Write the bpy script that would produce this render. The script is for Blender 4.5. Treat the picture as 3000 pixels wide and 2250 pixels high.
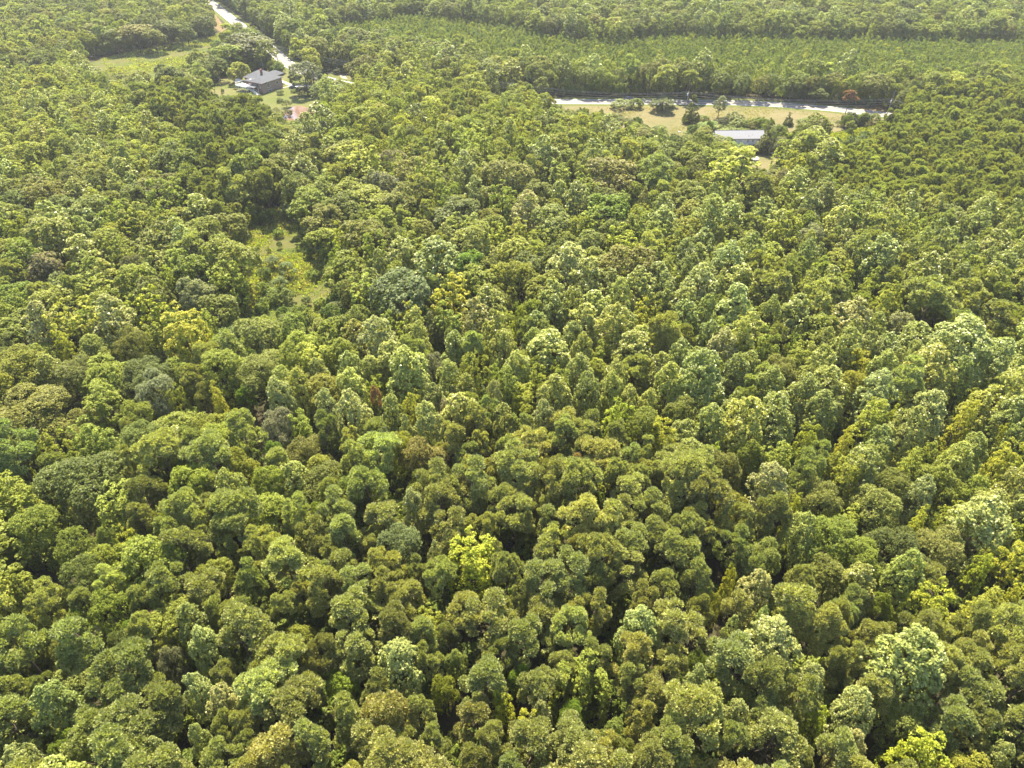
import bpy, math, random
import numpy as np
from mathutils import Vector
random.seed(7)
rng = np.random.default_rng(11)
for o in list(bpy.data.objects):
    bpy.data.objects.remove(o)
SC = bpy.context.scene
COL = SC.collection

# ------------------------------------------------------------------ camera, sky, sun, exposure
CAM_H = 100.0
PITCH = math.radians(39.0)
cam_data = bpy.data.cameras.new('camera')
cam_data.sensor_width = 36.0
cam_data.lens = 24.0
cam_data.clip_start = 0.5
cam_data.clip_end = 6000.0
cam = bpy.data.objects.new('camera', cam_data)
cam.location = (0, 0, CAM_H)
cam.rotation_euler = (math.radians(90) - PITCH, 0, 0)
COL.objects.link(cam)
SC.camera = cam
SUN_AZ = math.radians(-6.0)      # clockwise from +Y
SUN_EL = math.radians(60.0)
world = bpy.data.worlds.new("World")
SC.world = world
world.use_nodes = True
wn = world.node_tree
wn.nodes.clear()
sky = wn.nodes.new('ShaderNodeTexSky')
sky.sky_type = 'NISHITA'
sky.sun_disc = False
sky.sun_elevation = SUN_EL
sky.sun_rotation = SUN_AZ
sky.air_density = 1.0
sky.dust_density = 1.5
bg = wn.nodes.new('ShaderNodeBackground')
bg.inputs['Strength'].default_value = 0.125
wo = wn.nodes.new('ShaderNodeOutputWorld')
wn.links.new(sky.outputs[0], bg.inputs[0])
wn.links.new(bg.outputs[0], wo.inputs[0])
sun_data = bpy.data.lights.new('sun', 'SUN')
sun_data.energy = 5.0
sun_data.angle = math.radians(0.53)
sun_data.color = (1.0, 0.91, 0.69)
sun = bpy.data.objects.new('sun', sun_data)
sdir = Vector((math.sin(SUN_AZ) * math.cos(SUN_EL), math.cos(SUN_AZ) * math.cos(SUN_EL), math.sin(SUN_EL)))
sun.rotation_euler = sdir.to_track_quat('Z', 'Y').to_euler()
sun.location = (-100, 100, 300)
COL.objects.link(sun)
SC.view_settings.view_transform = 'Standard'
SC.view_settings.look = 'None'
SC.view_settings.gamma = 1.0
SC.view_settings.use_curve_mapping = False
SC.view_settings.exposure = 1.78
SC.render.engine = 'CYCLES'
SC.cycles.max_bounces = 6
SC.cycles.diffuse_bounces = 3
SC.cycles.glossy_bounces = 2
SC.cycles.transmission_bounces = 4
SC.cycles.transparent_max_bounces = 4
SC.cycles.volume_bounces = 0
SC.cycles.use_denoising = True

# ------------------------------------------------------------------ photograph pixel (3000 x 2250) <-> place
F_PX = 3000.0 * 24.0 / 36.0
CP, SP = math.cos(PITCH), math.sin(PITCH)

def ground(px, py, z=0.0):
    """The point at height z that the photograph shows at pixel px, py."""
    a = (px - 1500.0) / F_PX
    b = (1125.0 - py) / F_PX
    t = (CAM_H - z) / (SP - b * CP)
    return (a * t, t * (CP + b * SP), z)

def project(x, y, z):
    """World arrays to photograph pixels and depth."""
    dz = z - CAM_H
    depth = y * CP - dz * SP
    v = y * SP + dz * CP
    return 1500.0 + F_PX * x / depth, 1125.0 - F_PX * v / depth, depth

US = 3000.0 / 2212.0      # notes below were taken on a 2212 px wide copy

# ------------------------------------------------------------------ object helpers
def link(o, parent=None):
    COL.objects.link(o)
    if parent is not None:
        o.parent = parent
    return o

def thing(name, label, cat, loc=(0, 0, 0), rotz=0.0, group=None):
    o = bpy.data.objects.new(name, None)
    o.empty_display_size = 0.5
    o.location = loc
    o.rotation_euler = (0, 0, rotz)
    COL.objects.link(o)
    o['label'] = label
    o['category'] = cat
    if group:
        o['group'] = group
    return o

def tag(o, label, cat, group=None):
    o['label'] = label
    o['category'] = cat
    if group:
        o['group'] = group
    return o

class MB:
    """Collects simple solids and links them as one mesh object."""
    def __init__(self):
        self.v, self.f = [], []
    def add(self, vs, fs):
        n = len(self.v)
        self.v.extend([tuple(p) for p in vs])
        self.f.extend([tuple(i + n for i in f) for f in fs])
        return self
    def box(self, x0, y0, z0, x1, y1, z1):
        vs = [(x0, y0, z0), (x1, y0, z0), (x1, y1, z0), (x0, y1, z0), (x0, y0, z1), (x1, y0, z1), (x1, y1, z1), (x0, y1, z1)]
        return self.add(vs, [(0, 3, 2, 1), (4, 5, 6, 7), (0, 1, 5, 4), (1, 2, 6, 5), (2, 3, 7, 6), (3, 0, 4, 7)])
    def tube(self, p0, p1, r0, r1=None, n=6, caps=True):
        r1 = r0 if r1 is None else r1
        p0, p1 = Vector(p0), Vector(p1)
        d = (p1 - p0).normalized()
        a = d.orthogonal().normalized()
        b = d.cross(a)
        vs = []
        for p, r in ((p0, r0), (p1, r1)):
            for i in range(n):
                t = 2 * math.pi * i / n
                vs.append(p + a * (r * math.cos(t)) + b * (r * math.sin(t)))
        fs = [(i, (i + 1) % n, n + (i + 1) % n, n + i) for i in range(n)]
        if caps:
            fs += [tuple(range(n))[::-1], tuple(range(n, 2 * n))]
        return self.add(vs, fs)
    def lathe(self, prof, n=24, c=(0, 0, 0), close=True):
        vs, fs = [], []
        for r, z in prof:
            for i in range(n):
                t = 2 * math.pi * i / n
                vs.append((c[0] + r * math.cos(t), c[1] + r * math.sin(t), c[2] + z))
        for k in range(len(prof) - 1):
            for i in range(n):
                j = (i + 1) % n
                fs.append((k * n + i, k * n + j, (k + 1) * n + j, (k + 1) * n + i))
        if close:
            fs.append(tuple(range((len(prof) - 1) * n, len(prof) * n)))
        return self.add(vs, fs)
    def prism(self, pts, z0, z1):
        n = len(pts)
        vs = [(p[0], p[1], z0) for p in pts] + [(p[0], p[1], z1) for p in pts]
        return self.add(vs, [tuple(range(n))[::-1], tuple(range(n, 2 * n))] + [(i, (i + 1) % n, n + (i + 1) % n, n + i) for i in range(n)])
    def build(self, name, mat, parent=None, bevel=0.0):
        me = bpy.data.meshes.new(name)
        me.from_pydata(self.v, [], self.f)
        me.materials.append(mat)
        me.update()
        o = bpy.data.objects.new(name, me)
        if bevel:
            m = o.modifiers.new('bevel', 'BEVEL')
            m.width = bevel
            m.segments = 2
        return link(o, parent)

# ------------------------------------------------------------------ materials
def new_mat(name):
    m = bpy.data.materials.new(name)
    m.use_nodes = True
    nt = m.node_tree
    nt.nodes.clear()
    return m, nt

def nd(nt, t, **kw):
    n = nt.nodes.new(t)
    for k, v in kw.items():
        if k in n.inputs:
            n.inputs[k].default_value = v
        else:
            setattr(n, k, v)
    return n

def ramp(nt, fac, stops):
    r = nt.nodes.new('ShaderNodeValToRGB')
    e = r.color_ramp.elements
    while len(e) < len(stops):
        e.new(0.5)
    for i, (p, c) in enumerate(stops):
        e[i].position = p
        e[i].color = (c[0], c[1], c[2], 1)
    nt.links.new(fac, r.inputs[0])
    return r.outputs[0]

def noise(nt, vec, scale, detail=4.0, rough=0.55):
    n = nt.nodes.new('ShaderNodeTexNoise')
    n.inputs['Scale'].default_value = scale
    n.inputs['Detail'].default_value = detail
    n.inputs['Roughness'].default_value = rough
    nt.links.new(vec, n.inputs['Vector'])
    return n.outputs[0]

def mixc(nt, fac, a, b, mode='MIX'):
    m = nt.nodes.new('ShaderNodeMix')
    m.data_type = 'RGBA'
    m.blend_type = mode
    for s, v in ((m.inputs[0], fac), (m.inputs[6], a), (m.inputs[7], b)):
        if hasattr(v, 'is_linked'):
            nt.links.new(v, s)
        elif isinstance(v, tuple):
            s.default_value = (v[0], v[1], v[2], 1)
        else:
            s.default_value = v
    return m.outputs[2]

def geo_pos(nt):
    return nt.nodes.new('ShaderNodeNewGeometry').outputs['Position']

def finish(nt, col, rough=0.8, spec=0.3, bump=None, bump_d=0.05):
    b = nt.nodes.new('ShaderNodeBsdfPrincipled')
    if hasattr(col, 'is_linked'):
        nt.links.new(col, b.inputs['Base Color'])
    else:
        b.inputs['Base Color'].default_value = (col[0], col[1], col[2], 1)
    b.inputs['Roughness'].default_value = rough
    b.inputs['Specular IOR Level'].default_value = spec
    if bump is not None:
        bn = nt.nodes.new('ShaderNodeBump')
        bn.inputs['Distance'].default_value = bump_d
        nt.links.new(bump, bn.inputs['Height'])
        nt.links.new(bn.outputs[0], b.inputs['Normal'])
    out = nt.nodes.new('ShaderNodeOutputMaterial')
    nt.links.new(b.outputs[0], out.inputs[0])
    return b

def plain(name, col, rough=0.7, spec=0.3, var=0.15, scale=2.0, metal=0.0):
    m, nt = new_mat(name)
    p = nt.nodes.new('ShaderNodeTexCoord').outputs['Object']
    n = noise(nt, p, scale)
    c = ramp(nt, n, [(0.3, [x * (1 - var) for x in col]), (0.7, [min(1, x * (1 + var)) for x in col])])
    b = finish(nt, c, rough, spec)
    b.inputs['Metallic'].default_value = metal
    return m

def leaf_mat(name, rough=0.5, spec=0.35, trans=0.28, back=1.25, yellow=0.25):
    """Leaves: tint comes from the tree (custom property or instance attribute), each leaf varies a little."""
    m, nt = new_mat(name)
    tint = nt.nodes.new('ShaderNodeAttribute')
    tint.attribute_type = 'INSTANCER'
    tint.attribute_name = 'tint'
    vary = nt.nodes.new('ShaderNodeAttribute')
    vary.attribute_type = 'GEOMETRY'
    vary.attribute_name = 'vary'
    k = nt.nodes.new('ShaderNodeMapRange')
    k.inputs['To Min'].default_value = 0.5
    k.inputs['To Max'].default_value = 1.55
    nt.links.new(vary.outputs['Fac'], k.inputs['Value'])
    vm = nt.nodes.new('ShaderNodeVectorMath')
    vm.operation = 'SCALE'
    nt.links.new(tint.outputs['Color'], vm.inputs[0])
    nt.links.new(k.outputs[0], vm.inputs['Scale'])
    # some sprays are yellower than others
    ysel = nt.nodes.new('ShaderNodeMapRange')
    ysel.inputs['From Min'].default_value = 0.7
    ysel.inputs['From Max'].default_value = 1.0
    ysel.inputs['To Max'].default_value = yellow
    nt.links.new(vary.outputs['Fac'], ysel.inputs['Value'])
    c = mixc(nt, ysel.outputs[0], vm.outputs[0], (1.35, 1.12, 0.75), 'MULTIPLY')
    g = nt.nodes.new('ShaderNodeNewGeometry')
    c = mixc(nt, g.outputs['Backfacing'], c, mixc(nt, 1.0, c, (back, back, back * 1.08), 'MULTIPLY'))
    b = nt.nodes.new('ShaderNodeBsdfPrincipled')
    b.inputs['Roughness'].default_value = rough
    b.inputs['Specular IOR Level'].default_value = spec
    nt.links.new(c, b.inputs['Base Color'])
    tr = nt.nodes.new('ShaderNodeBsdfTranslucent')
    tc = mixc(nt, 1.0, c, (1.3, 1.4, 0.5), 'MULTIPLY')
    nt.links.new(tc, tr.inputs[0])
    mx = nt.nodes.new('ShaderNodeMixShader')
    mx.inputs[0].default_value = trans
    nt.links.new(b.outputs[0], mx.inputs[1])
    nt.links.new(tr.outputs[0], mx.inputs[2])
    out = nt.nodes.new('ShaderNodeOutputMaterial')
    nt.links.new(mx.outputs[0], out.inputs[0])
    return m

M = {}
M['leaf'] = leaf_mat('leaf', 0.5, 0.25, 0.45)
M['glossy_leaf'] = leaf_mat('glossy_leaf', 0.36, 0.4, 0.42, 1.4, 0.2)
M['needle'] = leaf_mat('needle', 0.6, 0.2, 0.4, 1.0, 0.3)
M['bark'] = plain('bark', (0.13, 0.10, 0.075), 0.9, 0.1, 0.35, 3.0)
M['pale_bark'] = plain('pale_bark', (0.34, 0.30, 0.26), 0.9, 0.1, 0.25, 3.0)
M['white_paint'] = plain('white_paint', (0.78, 0.77, 0.74), 0.5, 0.4, 0.05)
M['brick'] = None
M['wire'] = plain('wire', (0.25, 0.25, 0.25), 0.35, 0.5, 0.05, 1.0)
M['pole_wood'] = plain('pole_wood', (0.27, 0.23, 0.19), 0.85, 0.2, 0.2, 4.0)
M['galvanised'] = plain('galvanised', (0.55, 0.56, 0.57), 0.4, 0.5, 0.08, 3.0)
M['glass'] = plain('window_glass', (0.03, 0.035, 0.04), 0.08, 0.7, 0.1)
M['rubber'] = plain('rubber', (0.02, 0.02, 0.02), 0.7, 0.3, 0.1)
M['concrete'] = plain('concrete', (0.30, 0.26, 0.21), 0.85, 0.2, 0.15, 0.8)

def brick_mat():
    m, nt = new_mat('brick_wall')
    p = nt.nodes.new('ShaderNodeTexCoord').outputs['Object']
    b = nt.nodes.new('ShaderNodeTexBrick')
    b.inputs['Color1'].default_value = (0.26, 0.09, 0.065, 1)
    b.inputs['Color2'].default_value = (0.19, 0.065, 0.05, 1)
    b.inputs['Mortar'].default_value = (0.36, 0.31, 0.27, 1)
    b.inputs['Scale'].default_value = 4.0
    b.inputs['Mortar Size'].default_value = 0.012
    nt.links.new(p, b.inputs['Vector'])
    c = mixc(nt, 0.35, b.outputs[0], ramp(nt, noise(nt, p, 1.3), [(0.3, (0.18, 0.07, 0.055)), (0.7, (0.30, 0.12, 0.09))]))
    finish(nt, c, 0.85, 0.2)
    return m
M['brick'] = brick_mat()

def roof_mat(name, c0, c1):
    m, nt = new_mat(name)
    p = nt.nodes.new('ShaderNodeTexCoord').outputs['Object']
    w = nt.nodes.new('ShaderNodeTexWave')
    w.bands_direction = 'Z'
    w.inputs['Scale'].default_value = 2.2
    w.inputs['Distortion'].default_value = 1.5
    w.inputs['Detail'].default_value = 3
    nt.links.new(p, w.inputs[0])
    c = ramp(nt, noise(nt, p, 2.5, 8, 0.7), [(0.3, c0), (0.7, c1)])
    c = mixc(nt, 0.25, c, mixc(nt, 1.0, c, w.outputs[0], 'MULTIPLY'))
    finish(nt, c, 0.85, 0.2, noise(nt, p, 14.0), 0.02)
    return m
M['shingle'] = roof_mat('grey_shingle', (0.085, 0.088, 0.10), (0.13, 0.132, 0.148))
M['pale_shingle'] = roof_mat('pale_shingle', (0.20, 0.20, 0.22), (0.27, 0.268, 0.29))

def ground_mat(name, stops, s1=0.08, s2=0.9, fine=None, extra=None):
    m, nt = new_mat(name)
    p = geo_pos(nt)
    a = noise(nt, p, s1, 5, 0.6)
    b = noise(nt, p, s2, 8, 0.72)
    mx = nt.nodes.new('ShaderNodeMath')
    mx.operation = 'MULTIPLY_ADD'
    nt.links.new(a, mx.inputs[0])
    mx.inputs[1].default_value = 0.62
    mul = nt.nodes.new('ShaderNodeMath')
    mul.operation = 'MULTIPLY'
    nt.links.new(b, mul.inputs[0])
    mul.inputs[1].default_value = 0.38
    nt.links.new(mul.outputs[0], mx.inputs[2])
    c = ramp(nt, mx.outputs[0], stops)
    f = noise(nt, p, 5.0, 6, 0.8)
    c = mixc(nt, 1.0, c, ramp(nt, f, [(0.25, (0.62, 0.62, 0.62)), (0.75, (1.35, 1.35, 1.35))]), 'MULTIPLY')
    finish(nt, c, 0.95, 0.1, f, 0.15)
    return m
M['forest_floor'] = ground_mat('forest_floor', [(0.35, (0.035, 0.04, 0.016)), (0.55, (0.06, 0.05, 0.028)), (0.7, (0.05, 0.06, 0.02))])
M['meadow'] = ground_mat('meadow', [(0.36, (0.047, 0.065, 0.012)), (0.46, (0.078, 0.096, 0.020)), (0.55, (0.105, 0.096, 0.036)), (0.64, (0.086, 0.109, 0.017))], 0.07, 0.6)
M['lawn'] = ground_mat('lawn', [(0.38, (0.078, 0.101, 0.020)), (0.5, (0.105, 0.114, 0.032)), (0.58, (0.140, 0.123, 0.059)), (0.66, (0.082, 0.101, 0.020))], 0.06, 0.8)
M['dry_grass'] = ground_mat('dry_grass', [(0.36, (0.105, 0.105, 0.039)), (0.47, (0.140, 0.123, 0.055)), (0.56, (0.157, 0.132, 0.067)), (0.66, (0.109, 0.109, 0.036))], 0.05, 0.7)
M['verge'] = ground_mat('verge', [(0.36, (0.078, 0.101, 0.020)), (0.55, (0.105, 0.114, 0.032)), (0.66, (0.070, 0.096, 0.017))], 0.09, 0.8)
M['bank'] = ground_mat('red_earth', [(0.36, (0.140, 0.096, 0.051)), (0.5, (0.163, 0.119, 0.063)), (0.66, (0.098, 0.088, 0.027))], 0.12, 0.9)
M['gravel'] = ground_mat('gravel', [(0.36, (0.133, 0.136, 0.110)), (0.66, (0.187, 0.194, 0.157))], 0.3, 2.5)
M['dirt_track'] = ground_mat('dirt_track', [(0.36, (0.157, 0.136, 0.086)), (0.66, (0.203, 0.184, 0.125))], 0.3, 2.0)

def asphalt():
    m, nt = new_mat('sun_bleached_asphalt')
    p = geo_pos(nt)
    c = ramp(nt, noise(nt, p, 0.35, 6, 0.7), [(0.3, (0.145, 0.137, 0.140)), (0.7, (0.19, 0.177, 0.18))])
    finish(nt, c, 0.8, 0.25)
    return m
M['asphalt'] = asphalt()
M['road_white'] = plain('road_white', (0.75, 0.74, 0.72), 0.6, 0.3, 0.1, 1.0)
M['road_yellow'] = plain('road_yellow', (0.72, 0.55, 0.28), 0.6, 0.3, 0.1, 1.0)

def water():
    m, nt = new_mat('muddy_water')
    p = geo_pos(nt)
    c = ramp(nt, noise(nt, p, 0.2, 3), [(0.3, (0.13, 0.075, 0.05)), (0.7, (0.18, 0.11, 0.075))])
    b = finish(nt, c, 0.06, 0.6, noise(nt, p, 1.6, 4), 0.03)
    b.inputs['IOR'].default_value = 1.33
    return m
M['water'] = water()

# ------------------------------------------------------------------ ground sheets
def sheet(name, pts, z, mat, kind='structure', subdiv=False):
    """A flat sheet over an outline given in world xy."""
    me = bpy.data.meshes.new(name)
    me.from_pydata([(p[0], p[1], z) for p in pts], [], [tuple(range(len(pts)))])
    me.materials.append(mat)
    if me.polygons[0].normal.z < 0:
        me.flip_normals()
    o = link(bpy.data.objects.new(name, me))
    o['kind'] = kind
    return o

def smooth_closed(pts, n=4, jitter=0.0):
    """Chaikin smoothing so outlines are not straight cut."""
    p = [Vector((a[0], a[1])) for a in pts]
    for _ in range(n):
        q = []
        for i in range(len(p)):
            a, b = p[i], p[(i + 1) % len(p)]
            q += [a * 0.75 + b * 0.25, a * 0.25 + b * 0.75]
        p = q
        if jitter:
            p = [v + Vector((random.uniform(-jitter, jitter), random.uniform(-jitter, jitter))) for v in p]
            jitter *= 0.5
    return p

def gpoly(pix, u=False):
    k = US if u else 1.0
    return [ground(x * k, y * k)[:2] for x, y in pix]

sheet('ground', [(-2500, -300), (2500, -300), (2500, 4500), (-2500, 4500)], 0.0, M['forest_floor'])
# openings, given as the pixels where their ground shows (and a little under the nearer trees)
sheet('meadow', smooth_closed(gpoly([(230, 215), (300, 160), (520, 125), (640, 98), (720, 90), (700, 160), (660, 190), (560, 250), (480, 280), (330, 280), (270, 250)]), 3, 2.0), 0.030, M['meadow'])
sheet('house_lawn', smooth_closed(gpoly([(560, 262), (590, 235), (660, 215), (760, 190), (860, 175), (960, 185), (1040, 200), (1060, 245), (1010, 300), (990, 345), (940, 372), (820, 380), (740, 368), (690, 320), (600, 285)]), 3, 1.5), 0.024, M['lawn'])
sheet('dry_field', smooth_closed(gpoly([(1420, 300), (1800, 300), (2300, 305), (2500, 325), (2700, 350), (2680, 385), (2560, 420), (2480, 425), (2400, 440), (2330, 470), (2340, 530), (2260, 545), (2160, 500), (2100, 470), (1990, 445), (1850, 440), (1740, 420), (1620, 370), (1450, 340)]), 3, 1.5), 0.024, M['dry_grass'])
sheet('clearing', smooth_closed(gpoly([(690, 650), (750, 615), (840, 600), (920, 625), (960, 700), (985, 820), (1000, 900), (960, 960), (860, 1010), (760, 1010), (690, 1000), (640, 1080), (640, 960), (690, 860), (700, 760), (665, 700)]), 3, 1.0), 0.030, M['meadow'])

# ------------------------------------------------------------------ road
def spline(pts, step=3.0):
    """Catmull-Rom through world points, resampled."""
    P = [Vector((p[0], p[1])) for p in pts]
    P = [P[0] * 2 - P[1]] + P + [P[-1] * 2 - P[-2]]
    out = []
    for i in range(1, len(P) - 2):
        a, b, c, d = P[i - 1], P[i], P[i + 1], P[i + 2]
        n = max(2, int((c - b).length / step))
        for k in range(n):
            t = k / n
            out.append(0.5 * ((2 * b) + (c - a) * t + (2 * a - 5 * b + 4 * c - d) * t * t + (3 * b - a - 3 * c + d) * t ** 3))
    out.append(P[-2])
    return out

def ribbon(name, line, off0, off1, z, mat, dash=None):
    vs, fs = [], []
    n = len(line)
    nr = []
    for i in range(n):
        t = (line[min(i + 1, n - 1)] - line[max(i - 1, 0)]).normalized()
        nr.append(Vector((-t.y, t.x)))
    for i in range(n):
        a, b = line[i] + nr[i] * off0, line[i] + nr[i] * off1
        vs += [(a.x, a.y, z), (b.x, b.y, z)]
    for i in range(n - 1):
        fs.append((2 * i, 2 * i + 1, 2 * i + 3, 2 * i + 2))
    me = bpy.data.meshes.new(name)
    me.from_pydata(vs, [], fs)
    me.materials.append(mat)
    me.update()
    if me.polygons[0].normal.z < 0:
        me.flip_normals()
    o = link(bpy.data.objects.new(name, me))
    o['kind'] = 'structure'
    return o

road_px = [(560, -60), (608, 0), (640, 25), (687, 63), (740, 102), (796, 145), (841, 185), (900, 214), (1000, 243), (1150, 268), (1300, 284), (1451, 294), (1546, 296), (1640, 297.5), (1776, 298.2), (2053, 300), (2200, 303), (2350, 312), (2476, 323), (2630, 341), (2800, 366), (3100, 425), (3400, 500)]
road = spline([ground(*p)[:2] for p in road_px])
ribbon('road_verge', road, -6.5, 6.5, 0.036, M['verge'])
ribbon('road', road, -3.7, 3.7, 0.044, M['asphalt'])
for nm, a, b, mt in (('road_edge_line', -3.35, -3.12, 'road_white'), ('road_edge_line', 3.12, 3.35, 'road_white'),
                     ('road_centre_line', -0.24, -0.09, 'road_yellow'), ('road_centre_line', 0.09, 0.24, 'road_yellow')):
    ribbon(nm, road, a, b, 0.050, M[mt])
# bare red earth on the far side of the road
sheet('earth_bank', smooth_closed(gpoly([(2490, 312), (2560, 306), (2610, 300), (2680, 325), (2660, 342), (2600, 330), (2530, 322)]), 3, 0.5), 0.0405, M['bank'])
sheet('earth_bank', smooth_closed(gpoly([(625, 35), (648, 62), (668, 85), (655, 98), (630, 85), (615, 55)]), 3, 0.5), 0.0405, M['bank'])
sheet('earth_bank', smooth_closed(gpoly([(930, 190), (1000, 205), (1040, 222), (1010, 219), (940, 207)]), 3, 0.5), 0.0405, M['bank'])
# concrete drive and paths by the brick house
ribbon('driveway', spline([ground(*p)[:2] for p in [(808, 231), (830, 240), (856, 250), (900, 252), (935, 245), (960, 215), (985, 200), (1010, 232), (1015, 245)]]), -1.3, 1.3, 0.032, M['concrete'])
ribbon('path', spline([ground(*p)[:2] for p in [(812, 262), (835, 256), (856, 250)]]), -0.5, 0.5, 0.036, M['concrete'])
ribbon('dirt_track', spline([ground(*p)[:2] for p in [(2290, 424), (2305, 408), (2330, 386), (2350, 374), (2400, 361), (2470, 352), (2520, 340)]]), -1.1, -0.5, 0.034, M['dirt_track'])
ribbon('dirt_track', spline([ground(*p)[:2] for p in [(2290, 424), (2305, 408), (2330, 386), (2350, 374), (2400, 361), (2470, 352), (2520, 340)]]), 0.5, 1.1, 0.034, M['dirt_track'])
sheet('gravel_bank', smooth_closed(gpoly([(2030, 372), (2050, 362), (2085, 354), (2095, 360), (2070, 370), (2045, 379)]), 2, 0.3), 0.036, M['gravel'])
# pond
pond_pts = smooth_closed(gpoly([(757, 352), (790, 342), (826, 338), (848, 316), (868, 311), (890, 314), (925, 325), (952, 345), (948, 360), (910, 358), (860, 352), (820, 354), (780, 362)]), 3, 0.3)
sheet('pond', pond_pts, 0.045, M['water'])
cx_ = sum(p[0] for p in pond_pts) / len(pond_pts)
cy_ = sum(p[1] for p in pond_pts) / len(pond_pts)
sheet('pond_shore', [(cx_ + (p[0] - cx_) * 1.05, cy_ + (p[1] - cy_) * 1.09) for p in pond_pts], 0.038, M['bank'])

C1 = lambda a, b: (a / 2.212, b / 2.212)                      # detail views of the photograph
C3 = lambda a, b: (1900 + a / 2.011, b / 2.011)
C4 = lambda a, b: (1800 + a / 5.53, 230 + b / 5.53)
C5 = lambda a, b: (2050 + a / 6.32, 300 + b / 6.32)
C6 = lambda a, b: (2350 + a / 6.32, 200 + b / 6.32)
CH = lambda a, b: (650 + a / 6.32, 180 + b / 6.32)
CG = lambda a, b: (600 + a / 3.318, 550 + b / 3.318)

# ------------------------------------------------------------------ brick house with walk-out basement, deck and hip roofs
def hip(mb, x0, y0, x1, y1, z, rise, ov=0.5, ridge_in=None):
    """A closed hip roof over a rectangle."""
    x0, y0, x1, y1 = x0 - ov, y0 - ov, x1 + ov, y1 + ov
    w, l = x1 - x0, y1 - y0
    t = 0.18
    if w >= l:
        a, b = (x0 + l / 2, (y0 + y1) / 2), (x1 - l / 2, (y0 + y1) / 2)
    else:
        a, b = ((x0 + x1) / 2, y0 + w / 2), ((x0 + x1) / 2, y1 - w / 2)
    vs = [(x0, y0, z), (x1, y0, z), (x1, y1, z), (x0, y1, z), (x0, y0, z + t), (x1, y0, z + t), (x1, y1, z + t), (x0, y1, z + t), (a[0], a[1], z + rise), (b[0], b[1], z + rise)]
    fs = [(3, 2, 1, 0), (0, 1, 5, 4), (1, 2, 6, 5), (2, 3, 7, 6), (3, 0, 4, 7)]
    if w >= l:
        fs += [(4, 5, 9, 8), (6, 7, 8, 9), (5, 6, 9), (7, 4, 8)]
    else:
        fs += [(4, 5, 8), (5, 6, 9, 8), (6, 7, 9), (7, 4, 8, 9)]
    mb.add(vs, fs)

def window(parent, x, y, z, w, h, axis, sgn=1, name='window'):
    """White framed window standing proud of a wall; axis 'x' lies in a wall that runs along x."""
    d = 0.05 * sgn
    f, g = MB(), MB()
    k = 0.09
    def bx(mb, a0, a1, z0, z1, d0, d1):
        d0, d1 = sorted((d0, d1))
        if axis == 'x':
            mb.box(x + a0, y + d0, z + z0, x + a1, y + d1, z + z1)
        else:
            mb.box(x + d0, y + a0, z + z0, x + d1, y + a1, z + z1)
    bx(f, -w / 2, w / 2, 0, k, 0.003 * sgn, d * 2)
    bx(f, -w / 2, w / 2, h - k, h, 0.003 * sgn, d * 2)
    bx(f, -w / 2, -w / 2 + k, k, h - k, 0.003 * sgn, d * 2)
    bx(f, w / 2 - k, w / 2, k, h - k, 0.003 * sgn, d * 2)
    bx(f, -0.03, 0.03, k, h - k, 0.003 * sgn, d * 1.6)
    fr = f.build(name, M['white_paint'], parent)
    bx(g, -w / 2 + k, w / 2 - k, k, h - k, 0.002 * sgn, d * 0.8)
    g.build('pane', M['glass'], fr)
    return fr

hc = ground(*CH(770, 600))
h_far = ground(*CH(1150, 470))
hu = Vector((h_far[0] - hc[0], h_far[1] - hc[1])).normalized()
house = thing('brick_house', 'brick house with grey hip roofs and a tall white deck', 'house', (hc[0], hc[1], 0), math.atan2(hu.y, hu.x))
HW = 13.2                                   # x: along the sunlit brick side; y: towards the deck
wall = MB()
wall.box(0, 0, 0, HW, 7.0, 4.6)
wall.box(4.0, 7.003, 0, HW + 2.2, 16.0, 4.4)
wall.box(1.2, 7.003, 0, 3.997, 11.5, 4.3)
wall.build('wall', M['brick'], house)
rf = MB(); hip(rf, 0, 0, HW, 7.0, 4.6, 2.3, 0.6); roof1 = rf.build('roof', M['shingle'], house)
rf = MB(); hip(rf, 4.0, 6.6, HW + 2.2, 16.0, 4.55, 2.9, 0.6); rf.build('roof', M['shingle'], house)
rf = MB(); hip(rf, 7.5, 5.0, HW + 6.5, 10.5, 4.4, 1.9, 0.4); rf.build('roof', M['shingle'], house)
rf = MB(); hip(rf, 0.6, 7.2, 5.5, 12.0, 4.35, 1.3, 0.4); rf.build('roof', M['shingle'], house)
ch = MB().box(8.4, 8.2, 6.2, 9.3, 9.0, 8.3).build('chimney', M['brick'], roof1)
MB().tube((0.2, 0.2, 4.45), (HW, -0.65, 4.5), 0.06).build('gutter', M['white_paint'], roof1)
window(house, 4.1, 0, 2.1, 1.7, 1.9, 'x', -1)
window(house, 9.8, 0, 2.3, 1.6, 1.4, 'x', -1)
window(house, 4.6, 0, 0.15, 1.9, 0.9, 'x', -1)
window(house, 0, 1.6, 2.4, 1.1, 1.5, 'y', -1)
window(house, 0, 4.6, 2.4, 1.3, 1.5, 'y', -1)
# porch roof in front of the recess, carried by posts
porch = MB().box(-3.2, 2.4, 3.05, -0.003, 7.4, 3.2)
porch.build('porch_roof', M['shingle'], house)
for px_, py_ in ((-3.0, 2.7), (-3.0, 7.1), (-0.3, 2.7)):
    MB().box(px_ - 0.08, py_ - 0.08, 0, px_ + 0.08, py_ + 0.08, 3.047).build('post', M['white_paint'], house)
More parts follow.
